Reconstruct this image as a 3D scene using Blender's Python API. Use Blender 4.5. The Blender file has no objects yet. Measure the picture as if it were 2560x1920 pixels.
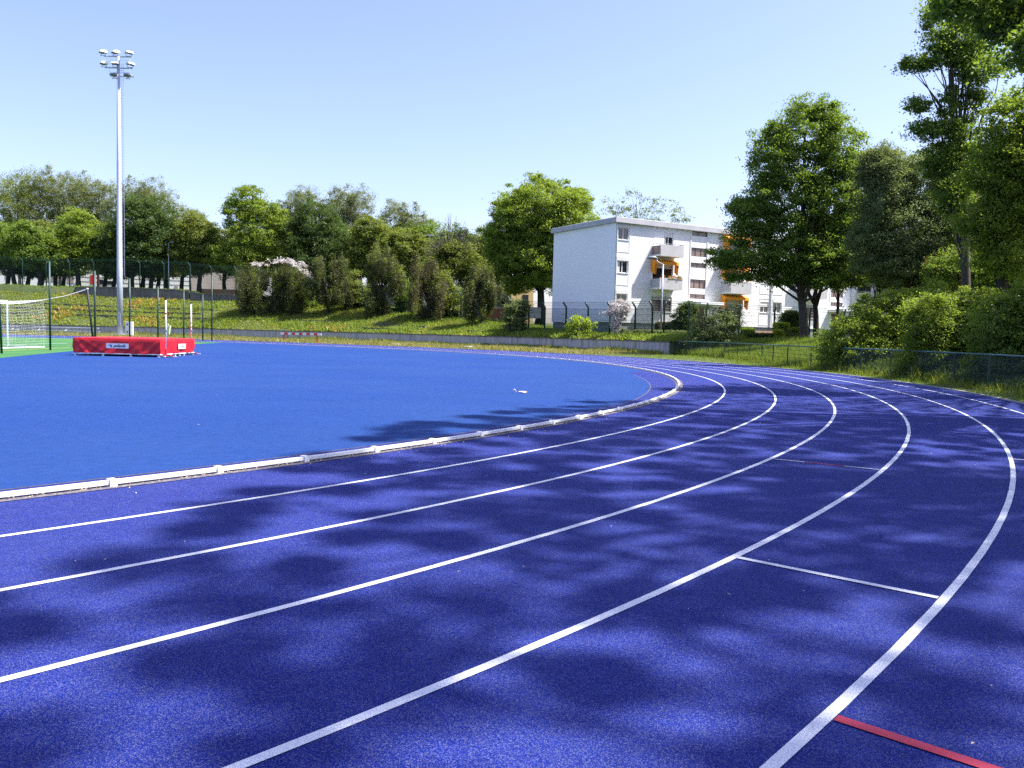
import bpy, math, random
import numpy as np
from mathutils import Vector
R = math.radians
sc = bpy.context.scene
col = sc.collection
rng = np.random.default_rng(7)
random.seed(7)
PI = math.pi

# ------------------------------------------------------------------ camera
FOC, PITCH, ROLL, EYE = 2.02692, -.062555, .024169, 1.40735      # focal length in picture widths*1.2656, tilt, roll, eye height
cam_d = bpy.data.cameras.new('camera'); cam = bpy.data.objects.new('camera', cam_d); col.objects.link(cam)
cam_d.sensor_width = 36; cam_d.lens = 36 * 2026.92 / 2560; cam_d.clip_start = .05; cam_d.clip_end = 3000
cam.location = (0, 0, EYE)
from mathutils import Matrix
cam.matrix_world = Matrix.Translation((0, 0, EYE)) @ Matrix.Rotation(PI / 2 + PITCH, 4, 'X') @ Matrix.Rotation(ROLL, 4, 'Z')
sc.camera = cam

# ------------------------------------------------------------------ world, sun, exposure
SUN_EL, SUN_AZ = 57., 1.                    # azimuth counted from +X towards +Y
SUN_DIR = Vector((math.cos(R(SUN_EL)) * math.cos(R(SUN_AZ)), math.cos(R(SUN_EL)) * math.sin(R(SUN_AZ)), math.sin(R(SUN_EL))))
w = bpy.data.worlds.new('World'); sc.world = w; w.use_nodes = True
nt = w.node_tree; nt.nodes.clear()
sky = nt.nodes.new('ShaderNodeTexSky'); sky.sky_type = 'NISHITA'; sky.sun_disc = False
sky.sun_elevation = R(SUN_EL); sky.sun_rotation = R(90 - SUN_AZ)
sky.altitude = 0; sky.air_density = 1.0; sky.dust_density = 1.6; sky.ozone_density = 1.0
bg = nt.nodes.new('ShaderNodeBackground'); bg.inputs['Strength'].default_value = .113
wo = nt.nodes.new('ShaderNodeOutputWorld')
wb = nt.nodes.new('ShaderNodeMix'); wb.data_type = 'RGBA'; wb.blend_type = 'MULTIPLY'; wb.inputs[0].default_value = 1; wb.inputs[7].default_value = (1.0, .935, 1.1, 1)   # white balance
nt.links.new(sky.outputs[0], wb.inputs[6]); nt.links.new(wb.outputs[2], bg.inputs[0]); nt.links.new(bg.outputs[0], wo.inputs[0])
sun_d = bpy.data.lights.new('sun', 'SUN'); sun_d.energy = 5.0; sun_d.angle = R(.53); sun_d.color = (1, .965, .9)
sun = bpy.data.objects.new('sun', sun_d); col.objects.link(sun)
sun.rotation_euler = SUN_DIR.to_track_quat('Z', 'Y').to_euler(); sun.location = (30, 0, 60)
sc.view_settings.view_transform = 'Standard'; sc.view_settings.look = 'None'
sc.view_settings.exposure = 1.27; sc.view_settings.gamma = 1; sc.view_settings.use_curve_mapping = False
sc.cycles.max_bounces = 6; sc.cycles.diffuse_bounces = 3; sc.cycles.transmission_bounces = 4; sc.cycles.transparent_max_bounces = 16
sc.cycles.caustics_reflective = False; sc.cycles.caustics_refractive = False
sc.cycles.use_denoising = False

# ------------------------------------------------------------------ measuring helpers: where a sight line of the photo meets a depth or a plane
def ray(x, y):
    f = 2026.92; a = (x - 1280) / f; b = -(y - 960) / f; c, s = math.cos(ROLL), math.sin(ROLL)
    a, b = c * a - s * b, s * a + c * b
    return np.array([a, math.cos(PITCH) - b * math.sin(PITCH), math.sin(PITCH) + b * math.cos(PITCH)])
def G(x, y, z=0.):
    d = ray(x, y); return d * ((z - EYE) / d[2]) + np.array([0, 0, EYE])
def A(x, y, Y):
    d = ray(x, y); return d * (Y / d[1]) + np.array([0, 0, EYE])

# ------------------------------------------------------------------ materials
def mat(name, base=(.5, .5, .5), rough=.8, metal=0., spec=None, coat=0.):
    m = bpy.data.materials.new(name); m.use_nodes = True
    b = m.node_tree.nodes['Principled BSDF']
    b.inputs['Base Color'].default_value = (*base, 1); b.inputs['Roughness'].default_value = rough; b.inputs['Metallic'].default_value = metal
    if spec is not None: b.inputs['Specular IOR Level'].default_value = spec
    return m
def N(m, t, **k):
    n = m.node_tree.nodes.new(t)
    for a, v in k.items():
        if a in n.inputs.keys(): n.inputs[a].default_value = v
        else: setattr(n, a, v)
    return n
def L(m, a, b): m.node_tree.links.new(a, b)
def noise(m, scale, detail=3., rough=.55, coord=None, dist=0.):
    n = N(m, 'ShaderNodeTexNoise'); n.inputs['Scale'].default_value = scale; n.inputs['Detail'].default_value = detail
    n.inputs['Roughness'].default_value = rough; n.inputs['Distortion'].default_value = dist
    tc = m.node_tree.nodes.get('TC') or N(m, 'ShaderNodeNewGeometry', name='TC')
    L(m, coord if coord is not None else tc.outputs['Position'], n.inputs['Vector'])
    return n
def ramp(m, fac, stops, interp='LINEAR'):
    r = N(m, 'ShaderNodeValToRGB'); r.color_ramp.interpolation = interp
    e = r.color_ramp.elements
    while len(e) > len(stops): e.remove(e[-1])
    while len(e) < len(stops): e.new(.5)
    for i, (p, c) in enumerate(stops): e[i].position = p; e[i].color = (*c, 1) if len(c) == 3 else c
    L(m, fac, r.inputs[0]); return r
def mix(m, fac, a, b, mode='MIX'):
    n = N(m, 'ShaderNodeMix', data_type='RGBA', blend_type=mode)
    for s, v in ((n.inputs[0], fac), (n.inputs[6], a), (n.inputs[7], b)):
        if isinstance(v, (int, float)): s.default_value = v
        elif isinstance(v, tuple): s.default_value = (*v, 1)
        else: L(m, v, s)
    return n.outputs[2]
def bump(m, h, strength, dist):
    b = N(m, 'ShaderNodeBump'); b.inputs['Strength'].default_value = strength; b.inputs['Distance'].default_value = dist
    L(m, h, b.inputs['Height']); L(m, b.outputs[0], m.node_tree.nodes['Principled BSDF'].inputs['Normal'])
def setbase(m, c): L(m, c, m.node_tree.nodes['Principled BSDF'].inputs['Base Color'])
def vary(name, c1, c2, scale=3., rough=.85, fine=None, bstr=0., bdist=.01, metal=0.):
    m = mat(name, c1, rough, metal)
    n = noise(m, scale, 5.)
    c = ramp(m, n.outputs[0], [(.35, c1), (.65, c2)]).outputs[0]
    if fine:
        f = noise(m, fine, 2.); c = mix(m, .35, c, ramp(m, f.outputs[0], [(.35, (.25, .25, .25)), (.65, (1, 1, 1))]).outputs[0], 'MULTIPLY')
        if bstr: bump(m, f.outputs[0], bstr, bdist)
    setbase(m, c); return m
def rubber(name, a, b, gran, dark, dust, rough=.8):
    "granulated rubber: coloured crumb with dark pits and pale grains, worn and dusty in patches"
    m = mat(name, a, rough, spec=.08)
    big = noise(m, .45, 5., .6); mid = noise(m, 7., 5.); wear = noise(m, .13, 6., .62)
    c = ramp(m, big.outputs[0], [(.3, a), (.7, b)]).outputs[0]
    v = N(m, 'ShaderNodeTexVoronoi', feature='F1'); v.inputs['Scale'].default_value = 330.
    L(m, m.node_tree.nodes['TC'].outputs['Position'], v.inputs['Vector'])
    sep = N(m, 'ShaderNodeSeparateColor'); L(m, v.outputs['Color'], sep.inputs[0])
    c = mix(m, ramp(m, sep.outputs[0], [(.0, (0, 0, 0)), (.58, (0, 0, 0)), (.97, (.65, .65, .65))]).outputs[0], c, gran)
    c = mix(m, ramp(m, sep.outputs[1], [(.0, (0, 0, 0)), (.5, (0, 0, 0)), (.9, (.8, .8, .8))]).outputs[0], c, dark)
    c = mix(m, ramp(m, wear.outputs[0], [(.40, (0, 0, 0)), (.72, (.45, .45, .45))]).outputs[0], c, dust)
    c = mix(m, .35, c, ramp(m, mid.outputs[0], [(.35, (.6, .6, .6)), (.65, (1, 1, 1))]).outputs[0], 'MULTIPLY')
    setbase(m, c); bump(m, sep.outputs[2], .6, .002); return m
M = {}
M['track'] = rubber('blue_track_rubber', (.0045, .0155, .185), (.008, .022, .21), (.205, .215, .31), (.001, .004, .08), (.036, .050, .175))
M['dzone'] = rubber('bright_blue_rubber', (.0095, .043, .20), (.0125, .051, .225), (.07, .12, .27), (.004, .018, .11), (.03, .07, .20))
def paint(name, c, gap):
    m = mat(name, c, .7); n = noise(m, 230., 2., .6)
    n2 = noise(m, 3., 3.)
    th = ramp(m, n.outputs[0], [(.34, gap), (.47, c)]).outputs[0]
    c2 = mix(m, .18, th, ramp(m, n2.outputs[0], [(.3, (.6, .6, .62)), (.7, (1, 1, 1))]).outputs[0], 'MULTIPLY')
    setbase(m, c2); bump(m, n.outputs[0], .35, .002); return m
M['line'] = paint('white_line_paint', (.70, .71, .73), (.20, .22, .45))
M['redline'] = paint('red_line_paint', (.42, .02, .045), (.10, .02, .12))
M['yellowline'] = paint('yellow_line_paint', (.55, .46, .08), (.2, .3, .08))
M['turf'] = vary('artificial_turf', (.028, .13, .028), (.045, .18, .04), .4, .9, 60.)
def groundmat():
    m = mat('soil_and_low_grass', (.06, .09, .03), .95)
    a = noise(m, .18, 5.); b = noise(m, 1.6, 5.); c = noise(m, 14., 4.)
    k = ramp(m, a.outputs[0], [(.35, (.065, .10, .025)), (.55, (.09, .12, .03)), (.7, (.13, .11, .05))]).outputs[0]
    k = mix(m, ramp(m, b.outputs[0], [(.4, (0, 0, 0)), (.65, (.7, .7, .7))]).outputs[0], k, (.045, .075, .018))
    k = mix(m, .5, k, ramp(m, c.outputs[0], [(.3, (.3, .3, .3)), (.7, (1, 1, 1))]).outputs[0], 'MULTIPLY')
    setbase(m, k); bump(m, c.outputs[0], .8, .08); return m
M['ground'] = groundmat()
def concrete(name, c1, c2, stain, joints=0.):
    m = mat(name, c1, .9)
    a = noise(m, .9, 6.); b = noise(m, 11., 5.)
    k = ramp(m, a.outputs[0], [(.3, c1), (.7, c2)]).outputs[0]
    tc = m.node_tree.nodes['TC']
    mp = N(m, 'ShaderNodeMapping'); mp.inputs['Scale'].default_value = (1.4, 1.4, .18); L(m, tc.outputs['Position'], mp.inputs[0])
    s = noise(m, 2.2, 6., .65, mp.outputs[0])
    k = mix(m, ramp(m, s.outputs[0], [(.48, (0, 0, 0)), (.66, (.75, .75, .75))]).outputs[0], k, stain)
    k = mix(m, .3, k, ramp(m, b.outputs[0], [(.3, (.5, .5, .5)), (.7, (1, 1, 1))]).outputs[0], 'MULTIPLY')
    setbase(m, k); bump(m, b.outputs[0], .4, .02); return m
M['wall'] = concrete('rendered_wall', (.43, .40, .42), (.53, .50, .51), (.24, .22, .22))
M['oldwall'] = concrete('old_blackened_wall', (.10, .10, .095), (.17, .165, .16), (.025, .025, .022))
M['cap'] = concrete('wall_coping', (.14, .125, .12), (.22, .2, .19), (.06, .05, .05))
M['kerb'] = concrete('concrete_kerb', (.30, .29, .27), (.40, .38, .36), (.2, .18, .15))
M['white'] = vary('white_painted_metal', (.74, .74, .74), (.80, .80, .80), 6., .4)
M['alu'] = mat('aluminium', (.66, .68, .72), .4, .25)
M['galv'] = vary('galvanised_steel', (.36, .39, .45), (.46, .49, .56), 5., .5, metal=.35)
M['grey'] = mat('grey_housing', (.22, .23, .25), .5, .2)
M['green'] = mat('dark_green_coated_steel', (.006, .034, .028), .45)
M['greenrail'] = mat('blue_green_coated_rail', (.03, .10, .10), .35)
M['black'] = mat('black_rubber', (.015, .015, .018), .6)
M['red'] = vary('red_vinyl_cover', (.47, .005, .012), (.54, .008, .018), 2., .5)
M['redpaint'] = mat('red_enamel', (.6, .02, .03), .4)
M['whitevinyl'] = mat('white_print_panel', (.75, .77, .82), .5)
M['ink'] = mat('dark_blue_ink', (.01, .012, .05), .6)
M['inkblue'] = mat('light_blue_ink', (.03, .2, .5), .6)
M['render'] = vary('white_render', (.84, .84, .84), (.89, .89, .89), .8, .85, 18., .10, .02)
M['render_gable'] = vary('smooth_white_render', (.87, .86, .89), (.90, .89, .92), .25, .9)  # faint lavender tint puts the end wall's bluish shade into its colour
M['fascia'] = vary('grey_roof_fascia', (.40, .39, .42), (.47, .46, .48), 1., .8)
M['balc'] = vary('grey_balcony_panel', (.42, .41, .42), (.48, .47, .48), 1.2, .8)
M['frame'] = mat('white_window_frame', (.75, .75, .75), .4)
M['darkframe'] = mat('dark_window_frame', (.06, .045, .045), .5)
M['shutter'] = vary('pale_roller_shutter', (.60, .59, .58), (.66, .65, .64), 2., .6)
M['stairglass'] = vary('brown_stair_panel', (.16, .11, .10), (.26, .19, .17), .9, .25)
M['awning'] = vary('orange_awning_cloth', (.78, .27, .012), (.82, .31, .02), 3., .8)
M['brickplinth'] = None
def glass(name, c):
    m = mat(name, c, .08, 0., .8); return m
M['glass'] = glass('dark_window_glass', (.02, .022, .028))
M['curtain'] = vary('net_curtain', (.45, .45, .47), (.55, .55, .56), 8., .9)
def blocks():
    m = mat('grey_block_plinth', (.2, .22, .2), .9)
    br = N(m, 'ShaderNodeTexBrick'); br.inputs['Scale'].default_value = 1.; br.inputs['Brick Width'].default_value = 1.1; br.inputs['Row Height'].default_value = .45; br.inputs['Mortar Size'].default_value = .02
    br.inputs['Color1'].default_value = (.17, .20, .19, 1); br.inputs['Color2'].default_value = (.21, .24, .22, 1); br.inputs['Mortar'].default_value = (.40, .42, .40, 1)
    tc = N(m, 'ShaderNodeTexCoord'); L(m, tc.outputs['UV'], br.inputs['Vector']); setbase(m, br.outputs['Color']); return m
M['brickplinth'] = blocks()
M['bark'] = vary('brown_bark', (.055, .045, .038), (.10, .085, .07), 9., .95, 40., .6, .03)
M['darkbark'] = vary('dark_bark', (.022, .018, .016), (.045, .038, .032), 9., .95, 40., .6, .03)
M['birchbark'] = vary('pale_birch_bark', (.38, .36, .33), (.14, .12, .10), 6., .9)
M['net'] = mat('white_net_cord', (.5, .5, .5), .8)
M['straw'] = vary('dry_leaf_brown', (.42, .30, .17), (.60, .47, .32), 30., .9)
def foliage(name, c, c2, tr=.45, trc=None):
    if c[0] < .5: c = tuple(1.5 * v for v in c); c2 = tuple(1.5 * v for v in c2)
    m = bpy.data.materials.new(name); m.use_nodes = True; t = m.node_tree; t.nodes.clear()
    at = N(m, 'ShaderNodeAttribute', attribute_name='tint', attribute_type='GEOMETRY')
    cr = ramp(m, at.outputs['Fac'], [(.0, tuple(.62 * v for v in c)), (.5, c), (1., c2)])
    trc = trc or (c2[0] * 1.9 + .03, c2[1] * 1.9 + .03, c2[2] * .8)
    d = N(m, 'ShaderNodeBsdfDiffuse'); L(m, cr.outputs[0], d.inputs[0])
    tl = N(m, 'ShaderNodeBsdfTranslucent'); L(m, mix(m, .75, cr.outputs[0], trc), tl.inputs[0])
    gl = N(m, 'ShaderNodeBsdfGlossy'); gl.inputs['Roughness'].default_value = .5; gl.inputs[0].default_value = (.6, .65, .6, 1)
    m1 = N(m, 'ShaderNodeMixShader'); m1.inputs[0].default_value = tr; L(m, d.outputs[0], m1.inputs[1]); L(m, tl.outputs[0], m1.inputs[2])
    m2 = N(m, 'ShaderNodeMixShader'); m2.inputs[0].default_value = .03; L(m, m1.outputs[0], m2.inputs[1]); L(m, gl.outputs[0], m2.inputs[2])
    o = N(m, 'ShaderNodeOutputMaterial'); L(m, m2.outputs[0], o.inputs[0]); return m
F = {
 'bright': foliage('bright_green_leaves', (.085, .125, .018), (.155, .205, .035), .42),
 'mid': foliage('mid_green_leaves', (.060, .10, .018), (.12, .175, .03), .38),
 'dark': foliage('dark_green_leaves', (.03, .055, .016), (.065, .10, .028), .30),
 'olive': foliage('olive_green_leaves', (.075, .095, .022), (.13, .155, .036), .38),
 'birch': foliage('grey_green_birch_leaves', (.085, .10, .045), (.13, .15, .07), .36),
 'yellowish': foliage('yellow_green_leaves', (.15, .20, .03), (.24, .29, .05), .45),
 'greyleaf': foliage('grey_green_leaves', (.075, .10, .042), (.14, .17, .08), .32),
 'scruffy': foliage('brown_green_needles', (.034, .040, .016), (.075, .080, .032), .18),
 'brownneedle': foliage('brown_dry_needles', (.048, .042, .024), (.085, .075, .040), .18),
 'purple': foliage('dark_red_leaves', (.045, .028, .016), (.08, .045, .025), .3),
 'flower': foliage('pale_pink_blossom', (.46, .41, .39), (.62, .58, .56), .2, (.6, .57, .55)),
 'redflower': foliage('red_geranium_petals', (.62, .03, .05), (.75, .06, .08), .2, (.8, .1, .1)),
 'weed': foliage('bank_weeds', (.10, .125, .025), (.20, .225, .045), .36),
 'lush': foliage('lush_grass', (.075, .115, .02), (.15, .20, .04), .38),
 'dry': foliage('dry_verge_grass', (.14, .13, .045), (.25, .225, .10), .3),
 'rust': foliage('rusty_dry_weeds', (.26, .14, .04), (.36, .22, .08), .3),
}

# ------------------------------------------------------------------ mesh helpers
class MB:
    def __init__(s): s.v = []; s.f = []; s.uv = None
    def add(s, vs, fs):
        b = len(s.v); s.v += [tuple(map(float, p)) for p in vs]; s.f += [tuple(i + b for i in f) for f in fs]; return s
    def box(s, c, size, ax=(1, 0), tilt=None):
        "box centred at c; ax = horizontal direction of its first side"
        u = Vector((ax[0], ax[1], 0)).normalized(); n = Vector((-u.y, u.x, 0)); z = Vector((0, 0, 1))
        if tilt is not None:
            q = Matrix.Rotation(tilt, 3, u); n = q @ n; z = q @ z
        a, b, h = [k / 2 for k in size]; c = Vector(c)
        vs = [c + u * a * i + n * b * j + z * h * k for k in (-1, 1) for i, j in ((-1, -1), (1, -1), (1, 1), (-1, 1))]
        return s.add(vs, [(3, 2, 1, 0), (4, 5, 6, 7), (0, 1, 5, 4), (1, 2, 6, 5), (2, 3, 7, 6), (3, 0, 4, 7)])
    def tube(s, pts, rad, sides=8, cap=True):
        pts = [Vector(p) for p in pts]; n = len(pts)
        if not hasattr(rad, '__len__'): rad = [rad] * n
        vs = []; up = Vector((.13, .21, 1)).normalized(); prev = None
        for i, p in enumerate(pts):
            t = (pts[min(i + 1, n - 1)] - pts[max(i - 1, 0)]).normalized()
            if prev is None:
                a = t.cross(up if abs(t.dot(up)) < .95 else Vector((1, 0, 0))).normalized()
            else: a = (prev - t * prev.dot(t)).normalized()
            prev = a; b = t.cross(a)
            for k in range(sides):
                w_ = 2 * PI * k / sides; vs.append(p + (a * math.cos(w_) + b * math.sin(w_)) * rad[i])
        fs = [(i * sides + k, i * sides + (k + 1) % sides, (i + 1) * sides + (k + 1) % sides, (i + 1) * sides + k) for i in range(n - 1) for k in range(sides)]
        if cap: fs += [tuple(range(sides))[::-1], tuple((n - 1) * sides + k for k in range(sides))]
        return s.add(vs, fs)
    def prism(s, poly, z0, z1):
        "vertical prism over a 2D polygon"
        n = len(poly); vs = [(x, y, z0) for x, y in poly] + [(x, y, z1) for x, y in poly]
        return s.add(vs, [tuple(range(n))[::-1], tuple(range(n, 2 * n))] + [(i, (i + 1) % n, n + (i + 1) % n, n + i) for i in range(n)])
    def strip(s, a, b, closed=False):
        "quads between two point rows"
        n = len(a); return s.add(list(a) + list(b), [(i, i + 1, n + i + 1, n + i) for i in range(n - 1)])
def link_mesh(name, v, f, m, smooth=False):
    me = bpy.data.meshes.new(name); me.from_pydata(v, [], f); me.update()
    if smooth: me.polygons.foreach_set('use_smooth', [True] * len(me.polygons))
    if m: me.materials.append(m)
    o = bpy.data.objects.new(name, me); col.objects.link(o); return o
def origin_of(o):
    p = Vector((0, 0, 0))
    while o is not None: p += Vector(o.location); o = o.parent
    return p
def obj(name, mb, m, parent=None, smooth=False, bevel=0.):
    v = mb.v
    if parent is not None:
        p = origin_of(parent); v = [(x - p.x, y - p.y, z - p.z) for x, y, z in v]
    o = link_mesh(name, v, mb.f, m, smooth)
    if parent is not None: o.parent = parent
    if bevel:
        bm = o.modifiers.new('bevel', 'BEVEL'); bm.width = bevel; bm.segments = 2; bm.limit_method = 'ANGLE'
    return o
def tag(o, label=None, cat=None, group=None, kind=None):
    if label: o['label'] = label
    if cat: o['category'] = cat
    if group: o['group'] = group
    if kind: o['kind'] = kind
    return o
def thing(name, label, cat, loc=(0, 0, 0), group=None):
    o = bpy.data.objects.new(name, None); o.empty_display_size = .2; col.objects.link(o); o.location = tuple(map(float, loc))
    return tag(o, label, cat, group)
def struct(name, mb, m, smooth=False): return tag(obj(name, mb, m, None, smooth), kind='structure')
def copy_tree(o, parent=None):
    c = o.copy(); col.objects.link(c)
    if parent is not None: c.parent = parent
    for ch in [k for k in o.children]: copy_tree(ch, c)
    return c

def leafmesh(name, P, Nn, T, Ls, Ws, tint, m, parent=None, tri=False):
    "P centres, Nn normals, T long axis, Ls/Ws half sizes: one rhombic leaf each"
    n = len(P); T = T - Nn * np.sum(T * Nn, 1, keepdims=True); T /= np.linalg.norm(T, axis=1, keepdims=True) + 1e-9
    B = np.cross(Nn, T); Ls = Ls[:, None]; Ws = Ws[:, None]
    if tri: V = np.stack([P - B * Ws, P + B * Ws, P + T * Ls * 2], 1); k = 3
    else: V = np.stack([P - T * Ls, P + B * Ws + Nn * Ws * .35, P + T * Ls, P - B * Ws + Nn * Ws * .35], 1); k = 4
    if parent is not None: V = V - np.array(origin_of(parent))
    me = bpy.data.meshes.new(name); me.vertices.add(n * k); me.vertices.foreach_set('co', V.astype(np.float32).ravel())
    me.loops.add(n * k); me.loops.foreach_set('vertex_index', np.arange(n * k, dtype=np.int32))
    me.polygons.add(n); me.polygons.foreach_set('loop_start', np.arange(0, n * k, k, dtype=np.int32)); me.polygons.foreach_set('loop_total', np.full(n, k, np.int32))
    a = me.attributes.new('tint', 'FLOAT', 'FACE'); a.data.foreach_set('value', np.clip(tint, 0, 1).astype(np.float32))
    me.materials.append(m); me.update(calc_edges=True)
    o = bpy.data.objects.new(name, me); col.objects.link(o)
    if parent is not None: o.parent = parent
    return o
def unit(n):
    v = rng.normal(size=(n, 3)); return v / np.linalg.norm(v, axis=1, keepdims=True)
def clump_centres(blobs, count, inner=.5):
    b = np.array(blobs, float); wt = (b[:, 3] * b[:, 4] + b[:, 3] * b[:, 5] + b[:, 4] * b[:, 5]); wt /= wt.sum()
    i = rng.choice(len(b), count, p=wt); u = unit(count); r = (inner ** 3 + (1 - inner ** 3) * rng.random(count)) ** (1 / 3)
    ph = i * 2.7; r = r * (1 + .13 * np.sin(5.3 * u[:, 0] + ph) * np.cos(4.7 * u[:, 2] + 1.7 * ph) + .10 * np.sin(11 * u[:, 2] + 7 * u[:, 0] + ph)) * (1 + .12 * (rng.random(count) < .08))
    return b[i, :3] + u * r[:, None] * b[i, 3:6], u
def crown(blobs, clumps, per, size, cs, m, parent, inner=.5, up=.7, droop=0., flat=.55, asp=.5, name='crown', fly=.06, centres=None):
    C_, U = clump_centres(blobs, clumps, inner) if centres is None else centres; clumps = len(C_)
    csz = cs * (.45 + .95 * rng.random(clumps) ** 1.4); ct = rng.random(clumps)
    k = rng.poisson(per, clumps); idx = np.repeat(np.arange(clumps), k); n = len(idx)
    g = unit(n) * (rng.random(n) ** .45)[:, None] * csz[idx][:, None]; g[:, 2] *= flat
    out = rng.random(n) < fly; g[out] *= 1.9
    g[:, 2] -= droop * np.abs(rng.normal(size=n)) * csz[idx]
    P = C_[idx] + g
    Nn = unit(n) + np.array([0, 0, up]) + U[idx] * .25; Nn /= np.linalg.norm(Nn, axis=1, keepdims=True)
    T = unit(n); T[:, 2] -= droop * 1.5
    s = size * (.6 + .8 * rng.random(n))
    return leafmesh(name, P, Nn, T, s, s * asp, .35 * ct[idx] + .65 * rng.random(n), m, parent), C_

C0 = np.array([-30.836, 31.025])                     # centre of the bend
C2 = C0 - 38 * np.array([math.cos(R(50)), math.sin(R(50))])
def bend(th, r0):
    "point on the lane line that has radius r0 in the tight part of the bend; past 50 degrees the bend opens out, then runs straight"
    if th <= 50: return C0 + r0 * np.array([math.cos(R(th)), math.sin(R(th))])
    if th <= 90: return C2 + (r0 + 38) * np.array([math.cos(R(th)), math.sin(R(th))])
    return C2 + np.array([0, r0 + 38]) + np.array([-(th - 90) * 1.2, 0])
THS = list(np.arange(-150, -70, 3.)) + list(np.arange(-70, 50, 1.)) + list(np.arange(50, 91, 1.)) + [100., 115., 130., 150.]
def ring(r0, r1, z, ths=THS):
    return MB().strip([(*bend(t, r0), z) for t in ths], [(*bend(t, r1), z) for t in ths])
ROUT = 44.68

# polar tables of the ground outside the track
RF_T = [-120, 6, 15, 22, 29.4, 36.2]; RF_R = [46.0, 46.0, 46.6, 49.0, 51.8, 53.6]
RF = lambda t: float(np.interp(t, RF_T, RF_R))
TW = np.array([-180, 36.5, 45.1, 52.5, 61.3, 71.2, 78.6, 86.3, 94.4, 105., 115.7, 124.6, 135., 150.])
RW_ = np.array([53.7, 53.7, 56.4, 57.9, 60.4, 63.3, 65.3, 68.1, 71.2, 75.5, 83.2, 94.0, 112., 160.])
def Rw(t): return float(np.interp(t, TW, RW_))
def Hb(t): return float(np.interp(t, [-180, 36, 50, 61, 66, 72, 78, 84, 94, 104, 116, 150], [1.2, 1.25, 1.35, 1.8, 2.3, 3.0, 3.8, 4.4, 4.8, 5.0, 5.6, 6.]))
def Wd(t): return float(np.interp(t, [36, 52, 61, 72, 84, 150], [2.5, 3, 5, 9, 12, 12]))
def Hp(t): return Hb(t) + float(np.interp(t, [70, 80, 90, 99.5, 100.5, 106, 112, 150], [.15, .4, .8, .9, 1.35, 1.4, 1.0, 1.0]))
def Rout(t):
    if t <= 50: return ROUT
    # distance from C0 in direction t to the outer edge
    d = np.array([math.cos(R(t)), math.sin(R(t))]); q = C0 - C2; b = d @ q; rr = ROUT + 38
    s = -b + math.sqrt(b * b - (q @ q - rr * rr)); p = C0 + d * s
    if p[0] < C2[0]: s = (C2[1] + rr - C0[1]) / d[1]
    return s
def ground_z(X, Y):
    dx, dy = X - C0[0], Y - C0[1]; r = math.hypot(dx, dy); t = math.degrees(math.atan2(dy, dx))
    if t < -120: t = -120
    if t < 36: q = RF(t); return float(np.interp(r, [45, q + .2, q + 3.5, q + 8, q + 13], [0, .03, .45, 1.1, 1.25]))
    d = r - Rw(t)
    if d < 0: return .02
    wd = Wd(t)
    if d < wd: return 1.0 + (Hb(t) - 1.0) * min(1, d / wd * 1.02)
    return Hp(t)

# ------------------------------------------------------------------ ground, track, pitch
g = MB(); S = 1600
g.add([(-S, -S, -.03), (S, -S, -.03), (S, S, -.03), (-S, S, -.03)], [(0, 1, 2, 3)])
struct('ground', g, M['ground'])
struct('running_track', ring(34.6, ROUT, .0), M['track'])
def dz_r(t): return 36.05 if t < -22 else 36.05 - .75 * min(1, (t + 22) / 18) if t < -2 else float(np.interp(t, [-2, 0, 3], [35.3, 35.3, 36.2]))
dz = [tuple(bend(t, dz_r(t))) for t in THS if -152 < t <= 100] + [(-85, 74.), (-85, 0)]
struct('high_jump_apron', MB().add([(x, y, .004) for x, y in dz], [tuple(range(len(dz)))]), M['dzone'])
# narrow seam where the two rubbers meet
seam = MB(); tt = [t for t in np.arange(-60, -1.9, 1.)]
seam.strip([(*bend(t, dz_r(t)), .0032) for t in tt], [(*bend(t, dz_r(t) + .022), .0032) for t in tt])
struct('drain_seam', seam, vary('seam_filler', (.07, .06, .07), (.14, .12, .12), 12., .9))
edge = [(-14., 8.), (-17., 22.), (-19.4, 30.7), (-21.7, 39.9), (-23.5, 55.), (-24.8, 69.3), (-32., 71.6), (-74., 71.8), (-140, 71.8), (-140, -30), (-60, -30)]
struct('football_pitch', MB().add([(x, y, .008) for x, y in edge], [tuple(range(len(edge)))]), M['turf'])
far = MB().add([(x, y, -.012) for x, y in [(-160, -60), (-60, -40), (-60, 90), (-160, 90)]], [(0, 1, 2, 3)])
struct('far_pitch_surround', far, M['turf'])
def gline(name, p, q, wd, m, z=.013):
    p = np.array(p[:2], float); q = np.array(q[:2], float); d = (q - p) / np.linalg.norm(q - p); n = np.array([-d[1], d[0]]) * wd / 2
    return struct(name, MB().add([(*(p - n), z), (*(q - n), z), (*(q + n), z), (*(p + n), z)], [(0, 1, 2, 3)]), m)
def ext(a, b, k0, k1): a = np.array(a[:2]); b = np.array(b[:2]); return a + (b - a) * k0, a + (b - a) * k1
p_, q_ = ext(G(0, 863), G(180, 858), -4, .93); gline('pitch_line', p_, q_, .12, M['line'])
p_, q_ = ext(G(0, 878), G(180, 868.6), -4, .97); gline('pitch_line', p_, q_, .10, M['yellowline'])
p_, q_ = ext(G(0, 854), G(180, 850.6), -3, 1.3); gline('pitch_line', p_, q_, .10, M['yellowline'], .014)
p_, q_ = ext(G(0, 845.5), G(180, 846.5), -3, 2.0); gline('pitch_line', p_, q_, .14, M['line'], .0135)

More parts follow.
